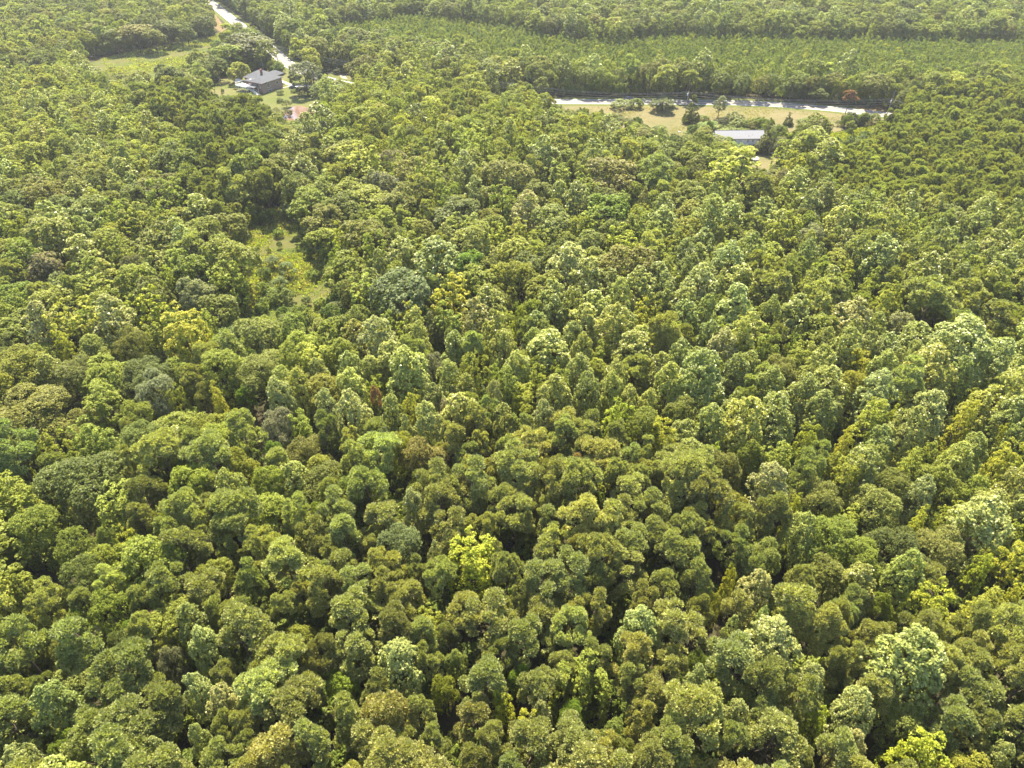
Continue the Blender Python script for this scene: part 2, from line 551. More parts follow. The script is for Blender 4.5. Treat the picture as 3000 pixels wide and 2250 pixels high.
# white deck on arches
deck = thing('deck', 'raised white deck with arched lattice legs on the brick house corner', 'deck', (hc[0], hc[1], 0), math.atan2(hu.y, hu.x))
MB().box(-3.4, 7.6, 2.65, 0.9, 15.0, 2.85).build('floor', M['white_paint'], deck)
for i in range(5):
    yy_ = 7.8 + i * 1.75
    MB().box(-3.4, yy_ - 0.1, 0, -3.2, yy_ + 0.1, 2.647).build('post', M['white_paint'], deck)
    if i < 4:
        a = MB()
        for j in range(6):
            t0, t1 = math.pi * j / 6, math.pi * (j + 1) / 6
            q0 = (-3.36, yy_ + 0.875 - 0.775 * math.cos(t0), 1.75 + 0.75 * math.sin(t0))
            q1 = (-3.36, yy_ + 0.875 - 0.775 * math.cos(t1), 1.75 + 0.75 * math.sin(t1))
            top = 2.64
            a.add([q0, q1, (q1[0], q1[1], top), (q0[0], q0[1], top), (-3.24, q0[1], q0[2]), (-3.24, q1[1], q1[2]), (-3.24, q1[1], top), (-3.24, q0[1], top)],
                  [(0, 1, 2, 3), (7, 6, 5, 4), (0, 4, 5, 1)])
        a.build('arch', M['white_paint'], deck)
rl = MB()
rl.box(-3.4, 7.6, 3.75, -3.3, 15.0, 3.85)
rl.box(-3.3, 7.6, 3.75, 0.9, 7.7, 3.85)
rl.box(-3.3, 14.9, 3.75, 0.9, 15.0, 3.85)
rl.build('rail', M['white_paint'], deck)
bl = MB()
for i in range(36):
    bl.box(-3.38, 7.65 + i * 0.205, 2.853, -3.32, 7.71 + i * 0.205, 3.747)
for i in range(20):
    bl.box(-3.2 + i * 0.205, 7.62, 2.853, -3.14 + i * 0.205, 7.68, 3.747)
b_ = bl.build('balusters', M['white_paint'], deck)
b_['kind'] = 'stuff'
stairs = MB()
for i in range(11):
    stairs.box(-3.2, 7.3 - i * 0.62 - 0.62, 2.6 - i * 0.235, -2.0 + 0.0, 7.3 - i * 0.62, 2.68 - i * 0.235)
stairs.build('stairs', M['white_paint'], deck)
for sx in (-3.25, -1.95):
    MB().tube((sx, 7.3, 3.7), (sx, 0.6, 1.1), 0.06).tube((sx, 7.3, 2.5), (sx, 0.6, 0.05), 0.1).tube((sx, 0.6, 0), (sx, 0.6, 1.1), 0.06).build('handrail', M['white_paint'], deck)
# gazebo
gz = ground(*CH(335, 455))
gaz = thing('gazebo', 'small white six-sided gazebo beside the deck', 'gazebo', gz)
for i in range(6):
    t = math.pi / 3 * i
    MB().tube((1.7 * math.cos(t), 1.7 * math.sin(t), 0.2), (1.7 * math.cos(t), 1.7 * math.sin(t), 2.4), 0.08).build('post', M['white_paint'], gaz)
MB().lathe([(1.9, 0), (1.9, 0.2)], 6).build('floor', M['concrete'], gaz)
MB().lathe([(2.2, 2.4), (2.25, 2.5), (1.0, 3.25), (0.05, 3.75)], 6).build('roof', plain('pale_roof', (0.5, 0.46, 0.42), 0.8, 0.2), gaz)
MB().lathe([(0.25, 0.9), (0.3, 1.2), (0.08, 1.25)], 8, (1.55, 0, 0)).build('planter', M['white_paint'], gaz)
# satellite dish on the low roof
dv = Vector((hc[0], hc[1], 0)) + Vector((hu.x, hu.y, 0)) * 1.0 + Vector((-hu.y, hu.x, 0)) * 8.2
dish = thing('satellite_dish', 'small white dish on the low roof by the deck', 'satellite dish', (dv.x, dv.y, 4.7))
MB().tube((0, 0, -0.1), (0, 0, 0.6), 0.04).build('mast', M['galvanised'], dish)
MB().lathe([(0.02, 0.0), (0.25, 0.05), (0.42, 0.16)], 16, (0, 0, 0.6), False).build('reflector', M['white_paint'], dish)

# ------------------------------------------------------------------ long white building with a pale roof
wb = thing('white_building', 'long low white building with a pale grey shingle roof', 'house', (83.5, 279.0, 0), math.radians(1.5))
BL, BW = 19.5, 7.4
w_ = MB().box(0, 0, 0, BL, BW, 2.75)
w_.add([(0, 0, 2.753), (0, BW, 2.753), (0, BW / 2, 4.55), (0.12, 0, 2.753), (0.12, BW, 2.753), (0.12, BW / 2, 4.55)], [(0, 2, 1), (3, 4, 5), (0, 3, 5, 2), (1, 2, 5, 4)])
w_.add([(BL - 0.12, 0, 2.753), (BL - 0.12, BW, 2.753), (BL - 0.12, BW / 2, 4.55), (BL, 0, 2.753), (BL, BW, 2.753), (BL, BW / 2, 4.55)], [(0, 2, 1), (3, 4, 5), (0, 3, 5, 2), (1, 2, 5, 4)])
w_.build('wall', plain('white_siding', (0.72, 0.73, 0.76), 0.6, 0.3, 0.05), wb)
r_ = MB()
for s0 in (0, 1):
    ye_, yr_ = (-0.5, BW / 2) if s0 == 0 else (BW + 0.5, BW / 2)
    r_.add([(-0.4, ye_, 2.68), (BL + 0.4, ye_, 2.68), (BL + 0.4, yr_, 4.72), (-0.4, yr_, 4.72), (-0.4, ye_, 2.55), (BL + 0.4, ye_, 2.55), (BL + 0.4, yr_, 4.59), (-0.4, yr_, 4.59)],
           [(0, 1, 2, 3) if s0 == 0 else (3, 2, 1, 0), (4, 7, 6, 5) if s0 == 0 else (5, 6, 7, 4), (0, 4, 5, 1), (0, 3, 7, 4), (1, 5, 6, 2)])
rr_ = r_.build('roof', M['pale_shingle'], wb)
MB().tube((14.6, 1.6, 3.5), (14.6, 1.6, 4.1), 0.09, 0.09, 8).build('vent_pipe', M['white_paint'], rr_)
MB().tube((13.2, 0.8, 3.1), (13.2, 0.8, 3.6), 0.07, 0.07, 8).build('vent_pipe', M['rubber'], rr_)
MB().tube((-0.4, BW / 2, 4.75), (BL + 0.4, BW / 2, 4.75), 0.07, 0.07, 6).build('ridge_cap', M['pale_shingle'], rr_)
for wx in (3.0, 7.5, 12.9, 14.9, 17.6):
    window(wb, wx, 0, 1.0, 0.75, 1.2, 'x', -1)
MB().box(9.4, -0.05, 0.2, 10.3, -0.004, 2.25).build('door', M['galvanised'], wb)
# round pool under a white cover
pg_ = ground(2206, 471)
pool = thing('round_pool', 'round above-ground pool under a white domed cover', 'pool', (pg_[0], pg_[1], 0))
MB().lathe([(1.95, 0.0), (1.95, 1.05), (2.0, 1.08)], 36, close=False).build('wall', plain('pool_wall', (0.42, 0.43, 0.45), 0.5, 0.4, 0.1), pool)
MB().lathe([(2.02, 1.09), (2.04, 1.16), (1.9, 1.20)], 36, close=False).build('rim', M['galvanised'], pool)
MB().lathe([(1.93, 1.17), (1.5, 1.32), (0.8, 1.42), (0.05, 1.45)], 36).build('cover', M['white_paint'], pool)
sh_ = ground(2203, 455)
crate = thing('pump_box', 'small dark box behind the round pool', 'box', (sh_[0], sh_[1] + 0.6, 0))
MB().box(-0.6, -0.3, 0.06, 0.6, 0.3, 0.8).build('body', plain('dark_plastic', (0.05, 0.055, 0.07), 0.6, 0.3), crate)
MB().box(-0.65, -0.35, 0.803, 0.65, 0.35, 0.87).build('lid', M['rubber'], crate)

# ------------------------------------------------------------------ two ride-on mowers
def mower(v, rot, col, label):
    g_ = ground(*v)
    t = thing('riding_mower', label, 'lawn mower', g_, rot, 'mowers in the shade by the yard')
    pm = plain('mower_paint', col, 0.35, 0.5, 0.05)
    MB().box(0.25, -0.32, 0.45, 1.15, 0.32, 0.95).build('hood', pm, t, 0.06)
    MB().box(-0.75, -0.42, 0.42, 0.25, 0.42, 0.55).build('chassis', M['rubber'], t)
    MB().box(-0.65, -0.45, 0.553, -0.15, 0.45, 0.72).build('fender', pm, t, 0.04)
    MB().box(-0.55, -0.25, 0.723, -0.1, 0.25, 0.82).box(-0.62, -0.25, 0.80, -0.52, 0.25, 1.2).build('seat', M['rubber'], t, 0.03)
    MB().tube((0.3, 0, 0.93), (0.05, 0, 1.15), 0.03).tube((0.05, 0, 1.14), (0.03, 0, 1.18), 0.2, 0.2, 12).build('steering_wheel', M['rubber'], t)
    MB().box(-0.35, -0.6, 0.15, 0.5, 0.6, 0.3).build('cutting_deck', pm, t, 0.04)
    for x_, r_w, y_ in ((-0.55, 0.28, 0.5), (-0.55, 0.28, -0.5), (0.85, 0.19, 0.42), (0.85, 0.19, -0.42)):
        wh = MB().tube((x_, y_ - 0.11, r_w), (x_, y_ + 0.11, r_w), r_w, r_w, 16).build('wheel', M['rubber'], t)
        MB().tube((x_, y_ - 0.115, r_w), (x_, y_ + 0.115, r_w), r_w * 0.45, r_w * 0.45, 10).build('rim', M['white_paint'], wh)
mower(C5(1370, 975), 2.6, (0.75, 0.75, 0.72), 'pale ride-on mower at the edge of the tree shade')
mower(C5(1455, 990), 0.5, (0.45, 0.04, 0.03), 'red ride-on mower next to the pale one')

# ------------------------------------------------------------------ cars
def car(loc, rot, col, label, wagon=False):
    t = thing('parked_car' if not wagon else 'pickup_truck', label, 'car' if not wagon else 'pickup truck', loc, rot)
    paint = plain('car_paint', col, 0.25, 0.6, 0.03)
    prof = [(-2.25, 0.35), (2.2, 0.35), (2.28, 0.62), (2.1, 0.86), (1.0, 0.98), (-1.95, 1.0), (-2.28, 0.9)]
    b = MB()
    n = len(prof)
    b.add([(x, -0.88, z) for x, z in prof] + [(x, 0.88, z) for x, z in prof], [tuple(range(n)), tuple(range(n, 2 * n))[::-1]] + [(i, n + i, n + (i + 1) % n, (i + 1) % n) for i in range(n)])
    b.build('body', paint, t, 0.08)
    cab = [(0.95, 0.97), (0.35, 1.42), (-1.0, 1.45), (-1.75, 1.0)] if not wagon else [(0.95, 0.97), (0.35, 1.6), (-0.6, 1.62), (-0.8, 1.0)]
    c = MB()
    m = len(cab)
    c.add([(x, -0.78 + 0.12 * (z > 1.2), z) for x, z in cab] + [(x, 0.78 - 0.12 * (z > 1.2), z) for x, z in cab], [tuple(range(m)), tuple(range(m, 2 * m))[::-1]] + [(i, m + i, m + (i + 1) % m, (i + 1) % m) for i in range(m)])
    c.build('windows', M['glass'], t, 0.04)
    MB().box(cab[2][0] - 0.02, -0.66, cab[1][1] + 0.01, cab[1][0], 0.66, cab[1][1] + 0.07).build('roof', paint, t, 0.03)
    for x_ in (-1.4, 1.4):
        for y_ in (-0.82, 0.82):
            wh = MB().tube((x_, y_ - 0.11, 0.34), (x_, y_ + 0.11, 0.34), 0.34, 0.34, 18).build('wheel', M['rubber'], t)
            MB().tube((x_, y_ - 0.115, 0.34), (x_, y_ + 0.115, 0.34), 0.19, 0.19, 12).build('rim', M['galvanised'], wh)
    for y_ in (-0.62, 0.62):
        MB().box(2.2, y_ - 0.18, 0.62, 2.3, y_ + 0.18, 0.76).build('headlight', M['white_paint'], t)
        MB().box(-2.32, y_ - 0.14, 0.68, -2.24, y_ + 0.14, 0.84).build('tail_light', plain('tail_light', (0.35, 0.02, 0.02), 0.3, 0.5), t)
g_ = ground(*CH(1335, 500))
car((g_[0], g_[1], 0.05), math.radians(8), (0.07, 0.085, 0.10), 'dark car parked under the airy oak by the brick house')
g_ = ground(1842, 293.6)
car((g_[0], g_[1], 0.06), math.radians(0), (0.06, 0.08, 0.17), 'dark blue car driving on the road behind the wide bush')

# ------------------------------------------------------------------ utility poles and wires
def pole(foot, h, label, wire_z, trans=True, lean=(0, 0), arm=True):
    t = thing('utility_pole', label, 'utility pole', (foot[0], foot[1], 0))
    top = Vector((lean[0], lean[1], h))
    MB().tube((0, 0, -0.3), top, 0.17, 0.11, 10).build('pole', M['pole_wood'], t)
    f = wire_z / h
    q = Vector((lean[0] * f, lean[1] * f, wire_z))
    if trans:
        MB().lathe([(0.05, -1.25), (0.26, -1.2), (0.27, -0.35), (0.2, -0.25)], 14, (q.x - 0.42, q.y - 0.1, q.z)).build('transformer', M['galvanised'], t)
        MB().tube((q.x - 0.5, q.y - 0.1, q.z - 0.3), (q.x - 0.5, q.y - 0.1, q.z + 0.1), 0.05, 0.05, 6).build('bushing', M['white_paint'], t)
    if arm:
        MB().box(q.x - 0.05, q.y - 0.9, q.z - 0.09, q.x + 0.05, q.y + 0.9, q.z + 0.06).build('crossarm', M['pole_wood'], t)
        for y_ in (-0.8, 0.0, 0.8):
            MB().tube((q.x, q.y + y_, q.z + 0.06), (q.x, q.y + y_, q.z + 0.28), 0.06, 0.04, 6).build('insulator', M['white_paint'], t)
    return Vector((foot[0], foot[1], 0)) + q
p_right = pole(ground(2594.4, 346), 11.6, 'tall pole with white transformers at the road bend, bare above its wires', 7.9, lean=(0.35, 0))
p_mid = pole(ground(2007, 339), 10.0, 'wooden pole hidden behind the egg-shaped cedar', 9.9, trans=True)
p_left = pole(ground(1497.5, 307), 9.6, 'wooden pole with a white transformer by the road, behind pine tops', 9.4)
p_far = pole(ground(815, 186), 9.0, 'roadside pole near the brick house', 8.8, trans=False)
p_off = Vector((ground(2960, 425)[0], ground(2960, 425)[1], 7.5))
pole((p_off.x, p_off.y), 9.0, 'pole beyond the dense pine stand', 8.6, trans=False)
p_off.z = 8.6
def wire(a, b, sag, dy, dz, label):
    a, b = a + Vector((0, dy, dz)), b + Vector((0, dy, dz))
    m = MB()
    N = 14
    pts = [a.lerp(b, i / N) - Vector((0, 0, sag * 4 * (i / N) * (1 - i / N))) for i in range(N + 1)]
    for i in range(N):
        m.tube(pts[i], pts[i + 1], 0.035, 0.035, 5, False)
    tag(m.build('power_line', M['wire'], None), label, 'power line', 'overhead lines along the road')
SPANS = ((p_far, p_left, 2.6, 'between the house pole and the pole behind pine tops'), (p_left, p_mid, 2.2, 'above the road between transformer pole and cedar'),
         (p_mid, p_right, 1.8, 'between the cedar and the tall bend pole'), (p_right, p_off, 1.4, 'running from the bend pole into the pine stand'))
for a_, b_, sg_, tx in SPANS:
    for dy, dz, nm in ((-0.8, 0.2, 'near outer wire'), (0.8, 0.2, 'far outer wire'), (0, -0.9, 'lower wire'), (0, -1.9, 'lowest cable')):
        wire(a_, b_, sg_, dy, dz, nm + ' ' + tx)
# post lamp in the dry field, mailbox post on the bank, stake
lp = ground(*C4(1025, 955))
t = thing('post_lamp', 'thin post with a small white box in the dry field', 'post', lp)
MB().tube((0, 0, -0.1), (0, 0, 2.2), 0.06, 0.05, 8).build('post', M['pole_wood'], t)
MB().box(-0.1, -0.2, 2.203, 0.75, 0.2, 2.5).build('box', M['white_paint'], t)
lp = ground(*CH(2140, 180))
t = thing('street_sign', 'short white sign post on the red bank by the road', 'sign post', lp)
MB().tube((0, 0, -0.1), (0, 0, 1.6), 0.05, 0.05, 8).build('post', M['white_paint'], t)
MB().box(-0.5, -0.04, 1.603, 0.1, 0.04, 1.95).build('panel', M['white_paint'], t)
for v_, hh_, lab_ in ((C1(1435, 570), 5.0, 'thin pole at the lawn corner by the meadow'), (C1(1712, 470), 7.0, 'thin mast behind the brick house roof'), (C1(1655, 655), 4.0, 'thin pole below the white deck')):
    g_ = ground(*v_)
    t = thing('lawn_pole', lab_, 'pole', g_)
    MB().tube((0, 0, -0.1), (0, 0, hh_), 0.05, 0.04, 6).build('shaft', M['galvanised'], t)
    MB().tube((0, 0, hh_), (0, 0, hh_ + 0.1), 0.09, 0.05, 8).build('cap', M['white_paint'], t)
# rubble on the bank of the dry field
gb_c = [ground(*v) for v in ((2036, 370), (2048, 366), (2060, 362), (2072, 359), (2084, 356), (2054, 369), (2068, 365))]
for i, g_ in enumerate(gb_c):
    me_b = MB().lathe([(0.05, -0.1), (0.75, 0.0), (0.9, 0.3), (0.5, 0.62), (0.1, 0.7)], 7, (0, 0, 0))
    o_ = me_b.build('rubble_stone', M['concrete'], None)
    o_.location = g_
    o_.rotation_euler = (0.2 * math.sin(i * 3), 0.25 * math.cos(i * 2), i * 1.3)
    s_ = 0.7 + 0.25 * math.sin(i * 5)
    o_.scale = (s_ * 1.5, s_, s_ * 0.8)
    tag(o_, 'pale broken stone on the rubble bank in the dry field', 'stone', 'stones of the rubble bank')

# ------------------------------------------------------------------ foliage meshes
def leaf_mesh(name, pos, nrm, size, aspect, vary, mat, radial=None):
    """One rhombus per leaf spray. pos, nrm: (n,3); radial: needle direction instead of a flat leaf."""
    n = len(pos)
    r = rng.normal(size=(n, 3))
    nrm = nrm / np.maximum(np.linalg.norm(nrm, axis=1, keepdims=True), 1e-6)
    if radial is not None:
        a = radial / np.maximum(np.linalg.norm(radial, axis=1, keepdims=True), 1e-6)
        b = np.cross(a, r)
        b /= np.maximum(np.linalg.norm(b, axis=1, keepdims=True), 1e-6)
    else:
        a = r - nrm * np.sum(r * nrm, axis=1, keepdims=True)
        a /= np.maximum(np.linalg.norm(a, axis=1, keepdims=True), 1e-6)
        b = np.cross(nrm, a)
    s = size[:, None]
    fold = nrm * s * 0.18
    v = np.empty((n, 4, 3))
    v[:, 0] = pos - a * s * 0.5
    v[:, 1] = pos + b * s * 0.5 * aspect + fold
    v[:, 2] = pos + a * s * 0.5
    v[:, 3] = pos - b * s * 0.5 * aspect + fold
    me = bpy.data.meshes.new(name)
    me.vertices.add(4 * n)
    me.vertices.foreach_set('co', v.reshape(-1).astype(np.float32))
    me.loops.add(4 * n)
    me.loops.foreach_set('vertex_index', np.arange(4 * n, dtype=np.int32))
    me.polygons.add(n)
    me.polygons.foreach_set('loop_start', np.arange(0, 4 * n, 4, dtype=np.int32))
    at = me.attributes.new('vary', 'FLOAT', 'FACE')
    at.data.foreach_set('value', vary.astype(np.float32))
    me.materials.append(mat)
    me.update()
    return me

def unit(n, up=0.0):
    d = rng.normal(size=(n, 3))
    d[:, 2] += up
    return d / np.linalg.norm(d, axis=1, keepdims=True)

def lobes_for(kind, R, H, z0):
    """Ellipsoid lobes (centre, radii) that a crown is made of; z0 is where the crown starts, H the tree's height."""
    L = []
    D = H - z0
    zc = z0 + D * 0.5
    if kind == 'round':
        for i in range(int(rng.integers(11, 16))):
            t = rng.uniform(0, 2 * math.pi)
            u = rng.uniform(-0.35, 0.95)
            rr = R * 0.68 * math.sqrt(max(0.0, 1 - u * u)) * rng.uniform(0.8, 1.1)
            lr = R * rng.uniform(0.30, 0.46)
            L.append((rr * math.cos(t), rr * math.sin(t), zc + u * D * 0.36, lr, lr, lr * rng.uniform(0.75, 1.0)))
        L.append((0, 0, zc, R * 0.62, R * 0.62, D * 0.36))
    elif kind == 'ovoid':
        n = int(rng.integers(15, 20))
        for i in range(n):
            u = (i + 0.5) / n
            prof = math.sin(math.pi * (0.16 + 0.80 * u) ** 0.85) ** 0.75
            t = i * 2.4 + rng.uniform(-0.4, 0.4)
            rr = R * 0.66 * prof * rng.uniform(0.75, 1.1)
            lr = R * (0.24 + 0.18 * prof) * rng.uniform(0.85, 1.15)
            L.append((rr * math.cos(t), rr * math.sin(t), z0 + D * (0.12 + 0.80 * u), lr, lr, lr * 1.35))
        L.append((0, 0, z0 + D * 0.45, R * 0.55, R * 0.55, D * 0.40))
        L.append((0, 0, H - R * 0.4, R * 0.26, R * 0.26, R * 0.5))
    elif kind == 'spire':
        for i in range(int(rng.integers(5, 8))):
            t = rng.uniform(0, 2 * math.pi)
            rr = R * rng.uniform(0.35, 0.78)
            top = H * rng.uniform(0.80, 0.98) - rr * 0.5
            x, y = rr * math.cos(t), rr * math.sin(t)
            for j in range(4):
                f = j / 3.0
                lr = R * (0.44 - 0.24 * f)
                L.append((x * (1 + 0.1 * rng.normal()), y * (1 + 0.1 * rng.normal()), z0 + D * 0.2 + (top - z0 - D * 0.2) * f, lr, lr, lr * 1.5))
        for j in range(5):
            f = j / 4.0
            lr = R * (0.5 - 0.34 * f)
            L.append((0, 0, z0 + D * 0.25 + D * 0.7 * f, lr, lr, lr * 1.4))
    elif kind == 'pine':
        for i in range(int(rng.integers(15, 21))):
            t = rng.uniform(0, 2 * math.pi)
            u = rng.uniform(-0.6, 0.92)
            rr = R * 0.78 * math.sqrt(max(0.0, 1 - u * abs(u))) * rng.uniform(0.45, 1.08)
            lr = R * rng.uniform(0.20, 0.34)
            L.append((rr * math.cos(t), rr * math.sin(t), zc + u * D * 0.44, lr, lr, lr * 0.85))
    elif kind == 'cone':
        for j in range(9):
            f = j / 8.0
            ring = R * (1 - f) ** 0.8 * 0.75 + 0.05
            k = max(1, int(6 * (1 - f)))
            for i in range(k):
                t = i * 2 * math.pi / k + j * 0.7
                lr = max(0.22 * R, ring * 0.5)
                L.append((ring * math.cos(t) * rng.uniform(0.8, 1.1), ring * math.sin(t) * rng.uniform(0.8, 1.1), z0 + D * (0.08 + 0.86 * f), lr, lr, lr * 0.9))
    elif kind == 'willow':
        for i in range(9):
            t = rng.uniform(0, 2 * math.pi)
            rr = R * rng.uniform(0.3, 0.75)
            L.append((rr * math.cos(t), rr * math.sin(t), zc + rng.uniform(-0.15, 0.25) * D, R * 0.3, R * 0.3, D * 0.33))
        L.append((0, 0, zc + D * 0.15, R * 0.5, R * 0.5, D * 0.3))
    return np.array(L)

def crown_mesh(name, kind, R, H, z0, n, size, mat, needle=False, aspect=0.75, tuft=0.45, openness=0.0):
    L = lobes_for(kind, R, H, z0)
    nl = len(L)
    cen = L[:, :3]
    rad = L[:, 3:]
    w = (rad[:, 0] * rad[:, 2])
    per_tuft = 22 if needle else 16
    nt_ = max(nl * 4, n // per_tuft)
    li = rng.choice(nl, size=nt_ * 2, p=w / w.sum())
    out = cen[li] - np.array([0, 0, (z0 + H) / 2 - 0.1 * (H - z0)])
    out /= np.maximum(np.linalg.norm(out, axis=1, keepdims=True), 0.3)
    d = unit(nt_ * 2, 0.25) + out * 0.75
    d /= np.linalg.norm(d, axis=1, keepdims=True)
    tc = cen[li] + d * rad[li] * rng.uniform(0.82, 1.08, size=(nt_ * 2, 1))
    # drop tufts buried in other lobes
    keep = np.ones(len(tc), bool)
    for k in range(nl):
        q = (tc - cen[k]) / rad[k]
        keep &= (np.sum(q * q, axis=1) > 0.62) | (li == k)
    if openness:
        keep &= rng.random(len(tc)) > openness
    tc, d = tc[keep][:nt_], d[keep][:nt_]
    tuft_v = rng.random(len(tc))
    ti = rng.integers(0, len(tc), size=n)
    tr_ = tuft * rng.uniform(0.6, 1.25, size=len(tc))[ti][:, None]
    dd = unit(n, 0.2) + d[ti] * 0.7
    dd /= np.linalg.norm(dd, axis=1, keepdims=True)
    rfac = rng.uniform(0.35, 1.0, size=(n, 1)) ** 0.5
    pos = tc[ti] + dd * tr_ * rfac
    vary = np.clip(0.55 * rng.random(n) + 0.35 * tuft_v[ti] + 0.12 * rng.normal(size=n) + 0.05, 0, 1)
    sz = size * rng.uniform(0.7, 1.35, size=n)
    if needle:
        rad_dir = dd + unit(n) * 0.35 + np.array([0, 0, 0.35])
        return leaf_mesh(name, pos, dd, sz * 1.3, 0.42, vary, mat, rad_dir)
    nrm = dd * 0.45 + np.array([0, 0, 0.85]) + unit(n) * 0.75
    return leaf_mesh(name, pos, nrm, sz, aspect, vary, mat)

def trunk_mesh(name, H, z0, r, mat, limbs=5, R=3.0, lean=0.0):
    b = MB()
    p = [(0, 0, -0.2), (lean * 0.3, 0.05, H * 0.35), (lean * 0.7, -0.05, H * 0.65), (lean, 0, H * 0.93)]
    rr = [r, r * 0.75, r * 0.5, r * 0.12]
    b.tube(p[0], p[1], rr[0], rr[1], 7)
    b.tube(p[1], p[2], rr[1], rr[2], 6)
    b.tube(p[2], p[3], rr[2], rr[3], 5)
    for i in range(limbs):
        t = i * 2.4 + random.uniform(-0.4, 0.4)
        zz = z0 + (H - z0) * (0.05 + 0.55 * i / max(1, limbs))
        q = R * random.uniform(0.55, 0.8)
        b.tube((0, 0, zz), (q * math.cos(t), q * math.sin(t), zz + (H - z0) * 0.2), r * 0.32, r * 0.06, 5)
    me = bpy.data.meshes.new(name)
    me.from_pydata(b.v, [], b.f)
    me.materials.append(mat)
    me.update()
    return me

# kind -> shape, R, H, crown start, leaves near / far, leaf size near / far, material, needle
KIND = {
    'pine_tree':          dict(shape='pine', R=3.5, H=16.5, z0=7.5, n=(13000, 5500), s=(0.30, 0.46), mat='needle', needle=True, tuft=0.36, nv=(5, 4)),
    'young_pine_tree':    dict(shape='cone', R=1.35, H=6.5, z0=0.5, n=(2200, 1500), s=(0.34, 0.42), mat='needle', needle=True, tuft=0.28, nv=(3, 3)),
    'pale_leaved_tree':   dict(shape='ovoid', R=4.4, H=17.5, z0=3.0, n=(13000, 6000), s=(0.33, 0.44), mat='glossy_leaf', needle=False, tuft=0.42, nv=(5, 4)),
    'dark_green_tree':    dict(shape='round', R=5.2, H=15.5, z0=1.3, n=(15000, 7000), s=(0.25, 0.42), mat='leaf', needle=False, tuft=0.52, nv=(5, 4)),
    'mid_green_tree':     dict(shape='round', R=4.8, H=15.5, z0=1.0, n=(13000, 6000), s=(0.25, 0.42), mat='leaf', needle=False, tuft=0.45, nv=(5, 4)),
    'yellow_green_tree':  dict(shape='spire', R=3.7, H=15.5, z0=1.2, n=(11000, 5000), s=(0.24, 0.38), mat='leaf', needle=False, tuft=0.36, nv=(4, 3)),
    'conifer':            dict(shape='cone', R=2.3, H=9.0, z0=0.4, n=(6000, 6000), s=(0.30, 0.30), mat='needle', needle=True, tuft=0.3, nv=(1, 2)),
    'shrub':              dict(shape='round', R=2.2, H=3.4, z0=0.1, n=(3000, 2600), s=(0.26, 0.30), mat='leaf', needle=False, tuft=0.35, nv=(2, 3)),
    'willow_tree':        dict(shape='willow', R=4.0, H=10.0, z0=1.6, n=(7000, 7000), s=(0.4, 0.4), mat='leaf', needle=True, tuft=0.4, nv=(1, 1)),
}
TINTS = {
    'pine_tree': [(0.290, 0.305, 0.100), (0.305, 0.315, 0.108), (0.278, 0.298, 0.104), (0.298, 0.302, 0.098), (0.262, 0.282, 0.092)],
    'young_pine_tree': [(0.175, 0.208, 0.046), (0.190, 0.216, 0.050), (0.160, 0.196, 0.048)],
    'pale_leaved_tree': [(0.205, 0.222, 0.046), (0.222, 0.234, 0.050), (0.192, 0.212, 0.048), (0.230, 0.238, 0.044)],
    'dark_green_tree': [(0.132, 0.148, 0.024), (0.142, 0.154, 0.026), (0.150, 0.152, 0.028), (0.124, 0.142, 0.028)],
    'mid_green_tree': [(0.185, 0.206, 0.024), (0.198, 0.214, 0.026), (0.172, 0.196, 0.026), (0.205, 0.212, 0.028)],
    'yellow_green_tree': [(0.225, 0.245, 0.026), (0.212, 0.238, 0.028), (0.235, 0.250, 0.026), (0.200, 0.228, 0.028)],
    'conifer': [(0.12, 0.14, 0.045)],
    'shrub': [(0.15, 0.18, 0.028), (0.12, 0.155, 0.028), (0.18, 0.20, 0.032)],
    'willow_tree': [(0.24, 0.24, 0.07)],
}
CROWN, TRUNK = {}, {}
for k, d in KIND.items():
    for lod in (0, 1):
        CROWN[k, lod] = [crown_mesh('%s_crown' % k, d['shape'], d['R'] * rng.uniform(0.96, 1.04), d['H'], d['z0'] * rng.uniform(0.85, 1.15), d['n'][lod], d['s'][lod],
                                    M[d['mat']], d['needle'], 0.75, d['tuft'] * (1.0, 1.15)[lod]) for _ in range(d['nv'][lod])]
    tr = max(0.10, d['R'] * 0.06)
    TRUNK[k] = [trunk_mesh('%s_trunk' % k, d['H'], d['z0'], tr, M['bark'], 5 if d['shape'] != 'cone' else 0, d['R']) for _ in range(2)]

def base_name(k):
    return {'pale_leaved_tree': 'pale_leaved_tree'}.get(k, k)

PROTO = {}
NEAR_DEPTH = 150.0

def plant(kind, x, y, R, H, tint, label, cat, group=None, rot=None, variant=None, name=None, z=0.0, trunk=True):
    """One tree as a thing of its own: an Empty at its foot with a crown and a trunk."""
    d = KIND[kind]
    depth = y * CP + CAM_H * SP
    lod = 0 if depth < NEAR_DEPTH + 12 else 1
    ms = CROWN[kind, lod]
    me = ms[(variant if variant is not None else random.randrange(99)) % len(ms)]
    t = thing(name or kind, label, cat, (x, y, z), random.uniform(0, 6.283) if rot is None else rot, group)
    sx, sz = R / d['R'], H / d['H']
    c = bpy.data.objects.new('crown', me)
    COL.objects.link(c)
    c.parent = t
    c.scale = (sx * random.uniform(0.93, 1.07), sx * random.uniform(0.93, 1.07), sz)
    c['tint'] = (float(tint[0]), float(tint[1]), float(tint[2]))
    PROTO.setdefault((kind, lod, me.name), c)
    if trunk:
        k = bpy.data.objects.new('trunk', TRUNK[kind][0])
        COL.objects.link(k)
        k.parent = t
        k.scale = (sx, sx, sz)
    return t

